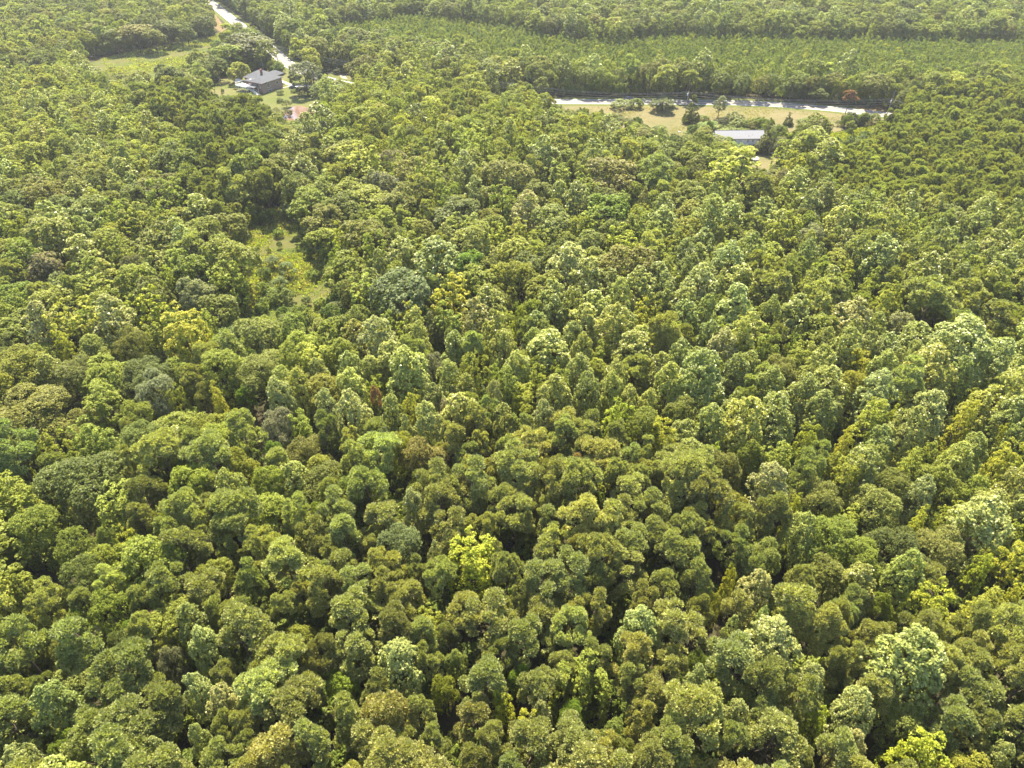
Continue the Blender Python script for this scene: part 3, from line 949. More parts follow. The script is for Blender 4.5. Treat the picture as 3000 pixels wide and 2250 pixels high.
# ------------------------------------------------------------------ where what grows (outlines noted on the 2212 px copy)
def inpoly(px, py, poly):
    x, y = np.asarray(px), np.asarray(py)
    ins = np.zeros(x.shape, bool)
    n = len(poly)
    for i in range(n):
        x0, y0 = poly[i]
        x1, y1 = poly[(i + 1) % n]
        c = (y0 > y) != (y1 > y)
        with np.errstate(divide='ignore', invalid='ignore'):
            xi = (x1 - x0) * (y - y0) / (y1 - y0 + 1e-12) + x0
        ins ^= c & (x < xi)
    return ins

# ground that the photograph shows: no tree may stand in it or hide it
OPEN = [
    [(183, 130), (267, 113), (390, 93), (477, 77), (482, 85), (463, 98), (440, 112), (403, 118), (408, 142), (345, 150), (350, 188), (330, 190), (322, 155), (283, 152), (277, 173), (255, 162), (213, 150)],
    [(447, 0), (456, 0), (520, 48), (505, 52), (485, 75), (462, 70), (462, 45), (470, 30)],
    [(585, 106), (625, 140), (618, 145), (590, 120)],
    [(440, 190), (480, 170), (515, 158), (560, 150), (600, 158), (640, 165), (690, 190), (690, 235), (655, 262), (612, 258), (605, 236), (560, 228), (545, 205), (500, 205), (450, 200)],
    [(693, 148), (760, 155), (752, 172), (700, 168)],
    [(1145, 207), (1300, 212), (1940, 238), (1945, 255), (1860, 250), (1760, 268), (1700, 286), (1690, 282), (1655, 255), (1560, 262), (1500, 275), (1470, 300), (1440, 290), (1400, 268), (1345, 255), (1320, 245), (1240, 232), (1200, 222)],
    [(1070, 207), (1110, 210), (1075, 216)],
    [(1550, 288), (1640, 290), (1640, 316), (1600, 313), (1550, 300)],
    [(1608, 333), (1640, 328), (1700, 335), (1690, 348), (1655, 368), (1610, 348)],
    [(1795, 270), (1835, 288), (1890, 262), (1890, 282), (1830, 305), (1800, 300)],
    [(530, 492), (600, 482), (640, 478), (655, 510), (690, 560), (712, 630), (718, 655), (690, 665), (600, 662), (560, 680), (535, 700), (505, 742), (520, 690), (540, 640), (545, 560), (525, 520)],
]
def open_hit(x, y, R, H):
    hit = np.zeros(np.shape(x), bool)
    for dx, z in ((0, 0), (0, 0.5 * H), (-0.85 * R, 0.62 * H), (0.85 * R, 0.62 * H), (-0.5 * R, 0.88 * H), (0.5 * R, 0.88 * H), (0, H * 0.97), (-0.6 * R, 0.3 * H), (0.6 * R, 0.3 * H)):
        px, py, _ = project(x + dx, y, z)
        for poly in OPEN:
            hit |= inpoly(px / US, py / US, poly)
    return hit

# stands: outline, weights of kinds, size factor, spacing factor, tint shift
P_, S_, Y_, D_, G_ = 'pine_tree', 'pale_leaved_tree', 'yellow_green_tree', 'dark_green_tree', 'mid_green_tree'
STANDS = [
    ('upper_pines', [(1745, 430), (1800, 335), (1900, 265), (1985, 205), (2100, 190), (2400, 205), (2400, 470), (2000, 452), (1900, 435), (1840, 425)], {P_: 1.0}, 0.66, 0.62, (0.92, 0.92, 0.72)),
    ('lower_pines', [(900, 935), (1290, 925), (1480, 1005), (1640, 1130), (1720, 1255), (1860, 1325), (2500, 1370), (2500, 2000), (500, 2000), (480, 1450), (600, 1350), (560, 1230), (700, 1150), (860, 1080)], {P_: 0.93, S_: 0.01, G_: 0.04, Y_: 0.02}, 0.90, 0.84, (1.08, 1.04, 1.12)),
    ('mixed_pines', [(300, 985), (700, 930), (900, 935), (860, 1080), (700, 1150), (560, 1230), (480, 1450), (500, 2000), (-300, 2000), (-300, 1400), (100, 1280), (300, 1150)], {P_: 0.62, D_: 0.14, G_: 0.19, S_: 0.05}, 0.92, 0.86, (1, 1, 1)),
    ('pines_among_poplars', [(1830, 620), (2000, 560), (2400, 640), (2400, 790), (2150, 735), (1990, 720), (1850, 690), (1640, 660), (1600, 600)], {P_: 0.5, S_: 0.25, Y_: 0.15, G_: 0.1}, 0.9, 0.92, (1.0, 1.0, 0.85)),
    ('poplars', [(820, 770), (1000, 650), (1150, 670), (1480, 560), (1560, 470), (1850, 430), (2400, 470), (2400, 1180), (1960, 1150), (1500, 1010), (1290, 925), (900, 935), (560, 900), (560, 800)], {S_: 0.62, Y_: 0.13, G_: 0.12, D_: 0.07, P_: 0.06}, 0.95, 0.97, (1, 1, 1)),
    ('lower_right_woods', [(1480, 1005), (1960, 1150), (2400, 1180), (2500, 1370), (1860, 1325), (1720, 1255), (1640, 1130)], {G_: 0.38, S_: 0.3, Y_: 0.15, P_: 0.12, D_: 0.05}, 1.0, 1.0, (1, 1, 1)),
    ('grey_pines', [(290, 215), (560, 190), (600, 330), (620, 400), (450, 470), (380, 400), (420, 300), (330, 250)], {P_: 0.75, Y_: 0.1, G_: 0.15}, 1.0, 0.95, (0.72, 0.74, 0.62)),
    ('young_upper_wood', [(-300, 150), (190, 150), (330, 210), (600, 250), (560, 330), (300, 360), (-300, 400)], {G_: 0.40, Y_: 0.24, S_: 0.16, D_: 0.06, P_: 0.14}, 0.82, 0.86, (1.12, 1.10, 1.0)),
    ('far_dark_wood', [(-300, -400), (460, -400), (478, 75), (180, 130), (-300, 150)], {D_: 0.42, G_: 0.36, Y_: 0.1, P_: 0.12}, 1.05, 1.0, (1, 1, 1)),
    ('far_ridge_wood', [(460, -400), (2600, -400), (2600, 85), (460, 110)], {D_: 0.40, G_: 0.36, Y_: 0.08, P_: 0.08, S_: 0.08}, 1.12, 1.0, (0.95, 0.98, 1.05)),
    ('roadside_belt', [(1060, 160), (1500, 166), (2000, 172), (2000, 260), (1060, 215)], {D_: 0.35, G_: 0.45, Y_: 0.12, P_: 0.08}, 0.7, 0.7, (1, 1, 1)),
    ('central_bright_wood', [(690, 170), (1060, 170), (1300, 220), (1300, 320), (1100, 350), (760, 340), (700, 250)], {G_: 0.42, Y_: 0.34, D_: 0.1, S_: 0.08, P_: 0.06}, 0.95, 0.95, (1.1, 1.08, 0.95)),
    ('old_wood', [(-400, -2000), (3000, -2000), (3000, 3000), (-400, 3000)], {D_: 0.30, G_: 0.36, Y_: 0.14, S_: 0.13, P_: 0.07}, 1.15, 1.0, (1, 1, 1)),
]
YOUNG = [(700, 62), (820, 45), (900, 34), (1000, 50), (1110, 62), (1200, 82), (1330, 98), (1420, 78), (1600, 82), (1900, 88), (2500, 92), (2500, 215), (2090, 190), (1985, 200), (1930, 190), (1880, 182), (1750, 184), (1500, 178), (1320, 172), (1090, 160), (960, 130), (860, 112), (780, 100), (700, 95)]

def tint_for(kind, shift=(1, 1, 1)):
    t = TINTS[kind][random.randrange(len(TINTS[kind]))]
    b = math.exp(random.gauss(0, 0.11))
    h = random.gauss(0, 0.03)
    return (t[0] * b * (1 + h) * shift[0], t[1] * b * shift[1], t[2] * b * (1 - h) * shift[2])

# ------------------------------------------------------------------ trees that the photograph singles out
# kind letter, x, y of the crown's middle and its width on the 2212 px copy, look
LOOK = {
    'Y': (Y_, None), 'S': (S_, None), 'D': (D_, None), 'G': (G_, None), 'P': (P_, None),
    'B': (D_, (0.135, 0.150, 0.050)), 'W': (S_, (0.245, 0.256, 0.080)), 'O': (D_, (0.172, 0.165, 0.034)),
    'L': (G_, (0.190, 0.210, 0.045)), 'K': (Y_, (0.272, 0.288, 0.026)), 'F': (G_, (0.155, 0.200, 0.022)), 'M': (D_, (0.195, 0.188, 0.080)),
    'A': (D_, (0.172, 0.180, 0.085)), 'R': (P_, (0.330, 0.235, 0.120)),
}
NOTED = '''K 400 725 98 brightest yellow tree of the wood, below the overgrown clearing
K 350 678 66 yellow tree with two peaks just behind the brightest yellow one
K 145 755 52 small vivid yellow tree among dull green crowns near the western edge
Y 360 430 70 tall yellow-green tree in front of the grey pines
Y 250 480 48 yellow-green tree above a shaded gap
Y 352 487 55 domed yellow tree with a darker foot
Y 22 508 40 yellow spire at the frame edge above the deep shade
Y 52 498 32
L 120 520 105 very broad light olive crown with pale tips by the deep shade
L 195 460 80 light green peaked crown in front of the dark hollow
L 47 645 66 yellowish domed tree at the frame's edge
D 290 440 78 broad dull olive crown next to the yellow-green spire
D 100 420 90
D 40 440 70
D 150 400 70
D 200 410 50
W 250 700 80 wide pale blue-green dome behind the brightest yellow tree
W 100 712 78 wide pale olive dome
B 293 580 50
W 400 532 52 small greyish dome beside the bare thicket
M 100 580 70 thin pinkish-grey crown with bare twigs showing
M 430 640 76 dull brownish olive crown by the clearing's shaded side
D 333 640 80
L 480 542 60 sunlit olive dome at the clearing's edge
L 553 725 88 broad yellowish crown at the clearing's lower end
L 627 715 60
L 203 755 80
D 287 752 74
S 500 768 60
K 468 750 16
K 780 358 86 bright yellow-green crown upslope of the blue-grey dome
Y 1004 325 60
Y 1047 332 58 tall yellow-green tree of feathery spires north of the blue-grey dome
Y 927 388 64 yellow-green crown in the wood below the pond
W 1004 375 58 pale rounded crown catching the light under the feathery spires
A 834 405 62 blue-grey domed tree, the greyest of the central wood
M 850 350 54
F 950 418 30 small fresh green tree beside a yellow-green one
S 1027 425 55
Y 1085 442 52 yellow-green dome with ragged top in the central wood
O 1097 388 98 wide brownish oak-like crown in the upper central wood
O 1317 385 124 largest dark olive crown of the upper wood
P 1240 312 40
P 1357 338 58 grey-green pine crown behind the largest olive crown
P 1420 382 86 big rounded grey pine beside the largest olive crown
Y 1254 405 48
W 1140 465 68 pale flat-topped crown touching a big green tree
L 1187 482 92 big fresh yellow-green tree beside a pale flat-topped one
F 1310 458 88 deep fresh green crown with feathery leaves
Y 1343 455 44
S 1430 462 60
W 1390 442 30
Y 1374 500 58
Y 1340 535 62
L 1270 542 74 yellowish olive crown under the deep green one
L 1027 535 108 widest pale green crown of the central wood
Y 804 548 56 yellow-green dome near the clearing
K 733 528 38 narrow yellow tree on the sunny edge of the clearing
Y 728 562 30
F 1014 588 78 cool fresh green crown in front of the widest pale one
K 980 658 78 tall bright yellow-green tree in the middle of the wood
W 1024 700 68 silvery tree with white leaf backs beside the tall bright one
K 887 708 48 small bright yellow-green tree with dark gaps
A 937 708 46 small bluish pale dome beside the small bright tree
Y 1120 692 24
K 1090 715 38 dim yellow crown half hidden behind pale trees
W 1230 588 92 big pale sage tree standing above its neighbours
O 1354 588 116 very broad bronze-tinged crown with an open weave
K 1390 698 48 twin yellow-green spires among pale trees
K 1420 690 30
B 864 648 130 wide dark bluish oak-like crown near the tall bright tree
O 760 638 56 bronze crown at the corner of the clearing
W 817 745 82 large pointed silvery tree in front of the wide bluish crown
D 767 700 78
D 1073 652 68
Y 1027 815 58 flat yellow-green crown lying low among pale ones
K 1197 825 28 small lemon spire among pale trees
Y 1160 815 42
Y 1074 825 42
S 1087 762 68
S 1237 745 60
S 970 825 60
S 880 815 98 broad silvery crown of many small domes
S 757 808 60
A 934 795 56
K 1598 380 124 huge lime yellow crown below the round covered pool
K 1560 400 70
K 1708 375 44 yellow-green crown beside the huge lime one, at the lawn's corner
M 1682 395 40 grey twiggy crown between two lime trees
G 1708 408 50
S 1588 462 44
B 1648 465 48 round greyish dark crown under the huge lime tree
Y 1692 518 68 yellow-green spreading crown below the pine stand's corner
M 1755 522 68 brownish open crown with layered boughs
Y 1848 485 74 yellow-green dome below the upper pine stand
S 1958 452 54
W 1748 428 24 slim silver tree at the pine stand's corner
L 1725 395 50
Y 1958 528 34
Y 1988 532 34
Y 2102 538 34
Y 1822 612 48
Y 1882 622 40
Y 1918 655 52
Y 1858 652 44
Y 1622 592 44
W 1572 578 72 silvery domed tree at the head of the poplar slope
W 1508 628 78 tall silvery tree on the poplar slope's upper edge
W 1585 678 88 broad silvery tree in the second rank of the poplar slope
S 1692 648 44
S 1715 688 78
S 1778 685 44
P 1662 622 86
P 1775 648 88
P 2008 655 112 wide grey-green pine group's largest crown
P 2090 650 80
P 2150 690 80
P 2080 710 70
S 2022 602 70
S 2068 615 60
W 1835 705 88 pale wide tree below the brown-green pines
S 1882 725 60
M 1948 715 76 greyer crown among the silvery trees
W 2068 762 124 massive pale-topped crown, the widest on the far slope
W 2142 788 88
Y 1655 765 58 olive-yellow crown with two tops among silvery trees
Y 1708 762 28
S 1775 755 60
K 1852 812 52 golden spire standing alone among silvery trees
W 1558 762 74
S 1585 815 68
S 1768 802 78
S 1902 808 68
S 1732 861 74
W 1888 864 84 broad silvery dome with light tips near the golden trees
W 1995 901 84
K 2068 921 62 large golden-green pointed tree above two smaller ones
K 1918 921 34 narrow golden tree squeezed between silvery crowns
K 1738 954 48 golden-green cone at the edge of a dark gap
K 1815 974 48 golden-green cone with a darker foot
Y 2005 1004 48
K 2152 958 30
K 2152 1008 68 ragged golden-green tree close to the frame edge
O 1552 1018 82 spreading yellow-olive crown over a black gap
K 1540 1000 40
W 1655 1061 84 round tree with scattered white leaf backs at the pine edge
P 1742 1024 78 lone grey pine dome between broadleaf trees
O 1765 1088 96 olive brown dome below the lone grey pine
K 1712 1114 38 small lemon cone beside the olive brown dome
L 1882 1004 68
L 1888 1098 104 broad light green crown with pale tips
W 1982 1078 60
K 1975 1144 48 golden cone sunk between green crowns
W 2108 1144 116 massive cream-tipped tree of the lower slope
O 2015 1198 104 broad olive dome beside the cream-tipped giant
G 1792 1171 104 spreading fresh green crown over the deep black gap
G 1855 1211 96
K 2105 1234 28
K 2165 1240 66 bright yellow crown near the frame edge
P 1588 1128 78
P 1585 1184 80
L 1648 1211 68 pale yellow-green crown among the pines
S 1600 925 104 broad silvery crown of layered leaves
S 1668 911 96
W 764 901 74 white-tipped pointed tree, tallest of its row
K 897 904 46 yellow-green dome next to a grey twiggy tree
W 924 924 68 tree with brilliant white leaf backs above the pine stand
W 880 944 34
M 970 894 56 grey twiggy crown amid fresh green ones
G 1014 884 54
W 1067 874 48 small tree with sparkling white upper leaves
W 1174 918 58 white-flecked tree at the top of the pine stand
S 1090 921 58
K 1327 918 62 golden feathery tree at the pine stand's upper edge
K 1430 964 66 golden feathery tree, the nearer of two by the pine edge
S 1397 888 54
K 790 998 32 slim yellow-green tree beside dark olive crowns
K 820 1058 42
O 914 998 94 broad dark olive crown at the pine stand's corner
R 1240 1018 42 dying pine with rusty brown needles
W 894 1108 56 upright white-tipped tree within the pine stand
B 864 1188 104 wide bluish green crown inside the pine stand
D 954 1038 60
D 910 1058 50
K 1017 1215 116 big golden-green crown, the broadest broadleaf of the pine stand
W 944 1214 44
W 1070 1208 34
F 1450 1131 34 small vivid green tree within the pines
A 837 961 38 slim blue-grey pine-like tree in shade
R 814 871 26 small reddish brown crown
A 340 854 86 big bluish grey-green crown of rounded clumps
A 600 931 78 dark slate-grey crown, the greyest tree of the lower wood
W 607 871 68 white-edged pointed crown behind the slate-grey tree
W 707 888 54
K 477 874 42 lemon crown under a bronze dome
Y 393 871 34
O 443 861 46
O 290 941 44 orange-tinged olive crown at the mixed pine wood's upper edge
F 533 858 40
L 27 978 60
D 263 1008 68
G 457 934 78
G 513 921 60
F 590 984 48 pointed fresh green tree at the foot of the slate-grey one
L 257 1064 54
F 693 1121 48 vivid green tree glowing among dull pines
L 180 1118 40
Y 360 1138 30
K 287 1188 52 lemon-tipped upright tree in the mixed pines
G 83 1148 104
G 167 1191 86
L 230 1168 48
W 452 1410 76 tall tree with glittering white leaf tips in the lower wood
W 437 1507 68 cream-tipped tree, the thinner of a touching pair
W 495 1537 78 broad cream-tipped tree of a touching pair
W 440 1610 48
A 370 1432 58 pale bluish crown next to the glittering tree
F 250 1332 96 broad deep green crown with shaded folds
F 165 1362 68
F 300 1372 50
D 277 1402 76
D 145 1412 70
L 170 1487 96 broad light olive tree of layered leaves
Y 245 1497 50
W 865 1445 100 large white-flecked oval tree among pines
L 985 1437 58 pointed light green tree among pines
G 960 1497 56
F 735 1487 78
G 650 1387 78
F 155 1622 68
K 1090 1547 56 orange-yellow crown at the bottom of the wood
W 360 1640 60
W 60 1655 70
W 1381 1377 96 large white-flowering-looking crown of pale leaf backs
W 1626 1287 74 pale flecked tree beside a small olive-gold one
K 1566 1262 32
G 1531 1312 48
W 1661 1407 112 widest white-flecked crown of the pine stand
W 1571 1377 38
W 1636 1357 40
W 1498 1487 52 whitest small crown of the pine stand
G 1501 1442 48
W 1741 1482 70
K 1756 1567 48
W 1836 1547 94 yellow-green crown with cream tips, behind its near twin
L 1951 1567 94
W 1581 1562 60 pale crown alone amid olive pines
W 1826 1622 70
K 1986 1650 110 broad yellow-green crown on the bottom edge
W 2141 1650 60
K 1996 1312 90 vivid yellow-green tree with dark holes
K 2101 1247 50
K 2186 1307 56
F 1901 1312 56
W 1166 1557 52
F 1231 1557 56 round clear green tree near the bottom edge
K 1131 1580 60
L 1321 1587 66
O 1341 1627 60
F 1121 1477 56
B 530 97 112 tall dark tree beyond the brick house, by the road
D 710 200 76 large dark tree at the edge of the pond lawn
P 433 160 38 pine beside the upper meadow with bare lower trunk
D 423 127 38 upright dark tree in the upper meadow
D 467 138 44
D 303 176 50 lone round dark tree at the meadow's near edge
D 361 172 34
D 398 168 36
O 200 68 70
O 293 70 86
D 360 60 62
D 437 52 44
D 245 80 50
D 330 78 50
D 400 66 44
Y 207 13 48
Y 90 93 48
P 1438 168 58 big dark pine between road and dry field
P 1493 172 38 slim dark pine behind the leaning cedar
O 1896 187 60 brown-tinged oak-like tree on the far roadside
D 1548 174 50
D 1603 178 44
D 1643 182 40
D 1713 182 50
D 1749 182 40
D 1804 178 46
D 1951 211 36
B 1000 138 50 dark crown standing above the young plantation's edge
D 790 105 40
M 1340 162 30
G 1190 168 34
L 1170 180 30
D 585 374 90
D 620 350 70
P 540 360 70
P 500 400 70
Y 568 305 28 slender yellow tree against the darkest wood
Y 540 325 34
Y 174 287 34
Y 307 270 30
Y 404 315 34
D 1768 268 56 dark spreading tree beside the dirt track
D 1738 285 40
G 1650 420 50
D 1470 320 54
D 1515 310 50
G 1555 330 50
D 1620 345 20
G 1345 300 50
D 1260 262 40
L 1215 262 50
P 1085 238 28
P 1105 256 38 pine whose round top stands before the road
P 1160 246 34
P 1190 228 28
'''
PLANTED = []      # x, y, R, H, kind, tint, label or None, key?
for ln in NOTED.strip().split('\n'):
    a = ln.split(' ', 4)
    kind, tint = LOOK[a[0]]
    d = KIND[kind]
    px, py, w = float(a[1]) * US, float(a[2]) * US, float(a[3]) * US
    H = d['H']
    far = py < 620
    for _ in range(4):
        gx, gy, _z = ground(px, py, H * (0.66 if kind != P_ else 0.74))
        depth = gy * CP + (CAM_H - H * 0.66) * SP
        R = w / 2 / (F_PX / depth) * (1.18 if kind == Y_ else 1.0)
        H = d['H'] * min(1.2, max(0.42 if far else 0.8, 0.62 + 0.38 * R / d['R'])) * (0.80 if py < 420 else 1.0)
    tn = tint_for(kind) if tint is None else tuple(c * random.uniform(0.93, 1.07) for c in tint)
    PLANTED.append([gx, gy, R, H * (1.06 if len(a) > 4 else 1.02) * (1.05 if kind == Y_ else 1.0), kind, tn, a[4] if len(a) > 4 else None, True])

# ------------------------------------------------------------------ fill the stands
class Grid:
    def __init__(self, c=5.0):
        self.c, self.g = c, {}
    def ok(self, x, y, r):
        cx, cy = int(x // self.c), int(y // self.c)
        for i in range(cx - 2, cx + 3):
            for j in range(cy - 2, cy + 3):
                for (a, b, q) in self.g.get((i, j), ()):
                    if (a - x) ** 2 + (b - y) ** 2 < (r + q) ** 2:
                        return False
        return True
    def put(self, x, y, r):
        self.g.setdefault((int(x // self.c), int(y // self.c)), []).append((x, y, r))

grid = Grid()
for p in PLANTED:
    grid.put(p[0], p[1], p[2] * 0.78)
NC = 230000
cx = rng.uniform(-560, 560, NC)
cy = rng.uniform(12, 760, NC)
half = 0.75 * (cy * CP + CAM_H * SP) + 26
sel = np.abs(cx) < half
cx, cy = cx[sel], cy[sel]
px, py, dp = project(cx, cy, 9.5)
ux, uy = px / US, py / US
stand = np.full(len(cx), -1)
for i in range(len(STANDS) - 1, -1, -1):
    stand[inpoly(ux, uy, STANDS[i][1])] = i
yp = inpoly(*(lambda q: (q[0] / US, q[1] / US))(project(cx, cy, 4.0)[:2]), YOUNG)
road_xy = np.array([(p.x, p.y) for p in road])
near_road = np.zeros(len(cx), bool)
for q in road_xy[::2]:
    near_road |= (cx - q[0]) ** 2 + (cy - q[1]) ** 2 < 8.0 ** 2
hit_big = open_hit(cx, cy, 3.2, 15.0)
hit_small = open_hit(cx, cy, 2.0, 6.0)
house_xy = [(-122, 356, 17), (92, 282, 12), (94, 262, 4)]
for hx, hy, hr in house_xy:
    near_road |= (cx - hx) ** 2 + (cy - hy) ** 2 < hr ** 2
for i in range(len(cx)):
    if stand[i] < 0 or yp[i] or near_road[i] or hit_small[i]:
        continue
    nm, poly, wts, sf, gf, shift = STANDS[stand[i]]
    kinds, ws = list(wts.keys()), list(wts.values())
    kind = random.choices(kinds, ws)[0]
    d = KIND[kind]
    q = random.uniform(0.62, 1.32)
    R = d['R'] * sf * q
    H = d['H'] * (0.62 + 0.38 * q) * random.uniform(0.86, 1.12) * (0.8 if sf < 0.9 else 1.0)
    x, y = float(cx[i]), float(cy[i])
    if hit_big[i]:                      # only something low fits without hiding the opening
        R, H = R * 0.6, H * 0.42
        kind = random.choice([G_, D_]) if kind == P_ else kind
    if not grid.ok(x, y, R * 0.64 * gf):
        continue
    grid.put(x, y, R * 0.64 * gf)
    PLANTED.append([x, y, R, H, kind, tint_for(kind, shift), None, nm])
# young plantation: rows
ang = math.radians(8)
yx, yy = np.meshgrid(np.arange(-560, 620, 2.7), np.arange(300, 560, 2.5))
yx = (yx + rng.normal(0, 0.35, yx.shape)).ravel()
yy = (yy + rng.normal(0, 0.35, yy.shape)).ravel()
yx, yy = yx * math.cos(ang) - yy * math.sin(ang) * 0.2, yy + yx * math.sin(ang) * 0.4
pp = project(yx, yy, 4.0)
k = inpoly(pp[0] / US, pp[1] / US, YOUNG) & (np.abs(yx) < 0.75 * pp[2] + 20)
yx, yy = yx[k], yy[k]
bad = open_hit(yx, yy, 1.2, 6.0)
for q in road_xy[::2]:
    bad |= (yx - q[0]) ** 2 + (yy - q[1]) ** 2 < 8.0 ** 2
for x, y in zip(yx[~bad], yy[~bad]):
    x, y = float(x), float(y)
    if not grid.ok(x, y, 0.5) or random.random() < 0.03:
        continue
    q = random.uniform(0.75, 1.25)
    kd = 'young_pine_tree' if random.random() < 0.93 else 'mid_green_tree'
    PLANTED.append([x, y, 1.45 * q if kd[0] == 'y' else 1.8, 6.2 * q, kd, tint_for(kd, (1.1, 1.1, 1.0) if kd[0] == 'y' else (1.3, 1.25, 1)), None, 'plantation'])

# ------------------------------------------------------------------ individuals and the far mass
PLACE = {
    'upper_pines': 'in the dense pine stand near the road', 'lower_pines': 'in the big olive pine stand', 'mixed_pines': 'in the mixed pine wood',
    'pines_among_poplars': 'in the pine belt across the silvery slope', 'poplars': 'on the silvery broadleaf slope', 'lower_right_woods': 'in the wood between slope and pine stand',
    'grey_pines': 'in the grey pine group near the pond', 'young_upper_wood': 'in the light young wood', 'far_dark_wood': 'in the dark wood behind the upper meadow',
    'far_ridge_wood': 'in the tall wood beyond the plantation', 'roadside_belt': 'in the tree belt along the road', 'central_bright_wood': 'in the bright wood below the road',
    'old_wood': 'in the old mixed wood', 'plantation': 'in the young pine plantation',
}
ADJ = {
    'pine_tree': 'olive pine', 'young_pine_tree': 'young conical pine', 'pale_leaved_tree': 'silvery green broadleaf tree', 'dark_green_tree': 'dark green broadleaf tree',
    'mid_green_tree': 'fresh green broadleaf tree', 'yellow_green_tree': 'yellow-green spired tree',
}
GROUPS = {
    'pine_tree': 'pines of the wood', 'young_pine_tree': 'young pines of the plantation', 'pale_leaved_tree': 'silvery trees of the wood', 'dark_green_tree': 'dark trees of the wood',
    'mid_green_tree': 'fresh green trees of the wood', 'yellow_green_tree': 'yellow-green trees of the wood',
}
for p in PLANTED:
    a, b, dpt = project(p[0], p[1], p[3] * 0.66)
    a2, b2, _ = project(p[0], p[1], p[3])
    m = p[2] * F_PX / dpt
    vis = -0.5 * m < a < 3000 + 0.5 * m and b > -10 and b2 < 2250 + 0.2 * m
    p.append((a, b, m, vis))
LIMIT = 296
SEL = set()
for kind in (P_, S_, Y_, D_, G_, 'young_pine_tree'):
    idx = [i for i, p in enumerate(PLANTED) if p[4] == kind and p[8][3]]
    idx.sort(key=lambda i: (-(PLANTED[i][8][2] + (1000 if PLANTED[i][6] else 0))))
    SEL.update(idx[:LIMIT])
MARKS = [(PLANTED[i][8][0], PLANTED[i][8][1], PLANTED[i][6]) for i in SEL if PLANTED[i][6]]
SHORT = {}
def short(desc):
    w = desc.replace(',', '').split()
    return ' '.join(w[:5])
used = {}
def label_for(p):
    if p[6]:
        return p[6]
    x, y, m, _ = p[8]
    size = 'small' if p[2] < KIND[p[4]]['R'] * 0.85 else ('broad' if p[2] > KIND[p[4]]['R'] * 1.08 else 'mid-sized')
    lum = p[5][1] / TINTS[p[4]][0][1]
    tone = 'darker ' if lum < 0.88 else ('lighter ' if lum > 1.14 else '')
    near = sorted(MARKS, key=lambda q: (q[0] - x) ** 2 + (q[1] - y) ** 2)[:3]
    for mx_, my_, ds in near:
        dx, dy = x - mx_, y - my_
        if abs(dy) > abs(dx):
            rel = 'behind' if dy < 0 else 'in front of'
        else:
            rel = 'beside'
        w = ds.replace(',', '').split()
        for stop in ('with', 'in', 'of', 'at', 'under', 'among', 'by', 'near', 'behind', 'below', 'beside', 'above', 'just', 'next', 'against', 'over', 'half', 'lying', 'catching', 'standing', 'touching', 'the', 'to', 'between', 'on', 'whose', 'upslope', 'north', 'inside', 'within', 'and', 'squeezed', 'sunk', 'glowing', 'alone', 'amid', 'beyond'):
            if stop in w[2:]:
                w = w[:2 + w[2:].index(stop)]
        art = 'the '
        sh = ' '.join(w[:5])
        s = '%s%s %s %s %s%s' % (tone, size, ADJ[p[4]], rel, art, sh)
        if s not in used and len(s.split()) <= 15:
            used[s] = 1
            return s
    if len(('%s%s %s' % (tone, size, ADJ[p[4]])).split()) < 3:
        tone = 'plain '
    return '%s%s %s %s' % (tone, size, ADJ[p[4]], PLACE.get(p[7] if isinstance(p[7], str) else 'old_wood'))
MASS = {}
for i, p in enumerate(PLANTED):
    if i in SEL:
        lab = label_for(p)
        plant(p[4], p[0], p[1], p[2], p[3], p[5], lab, 'pine tree' if 'pine' in p[4] else 'tree', GROUPS[p[4]])
    else:
        MASS.setdefault(p[4], []).append(p)

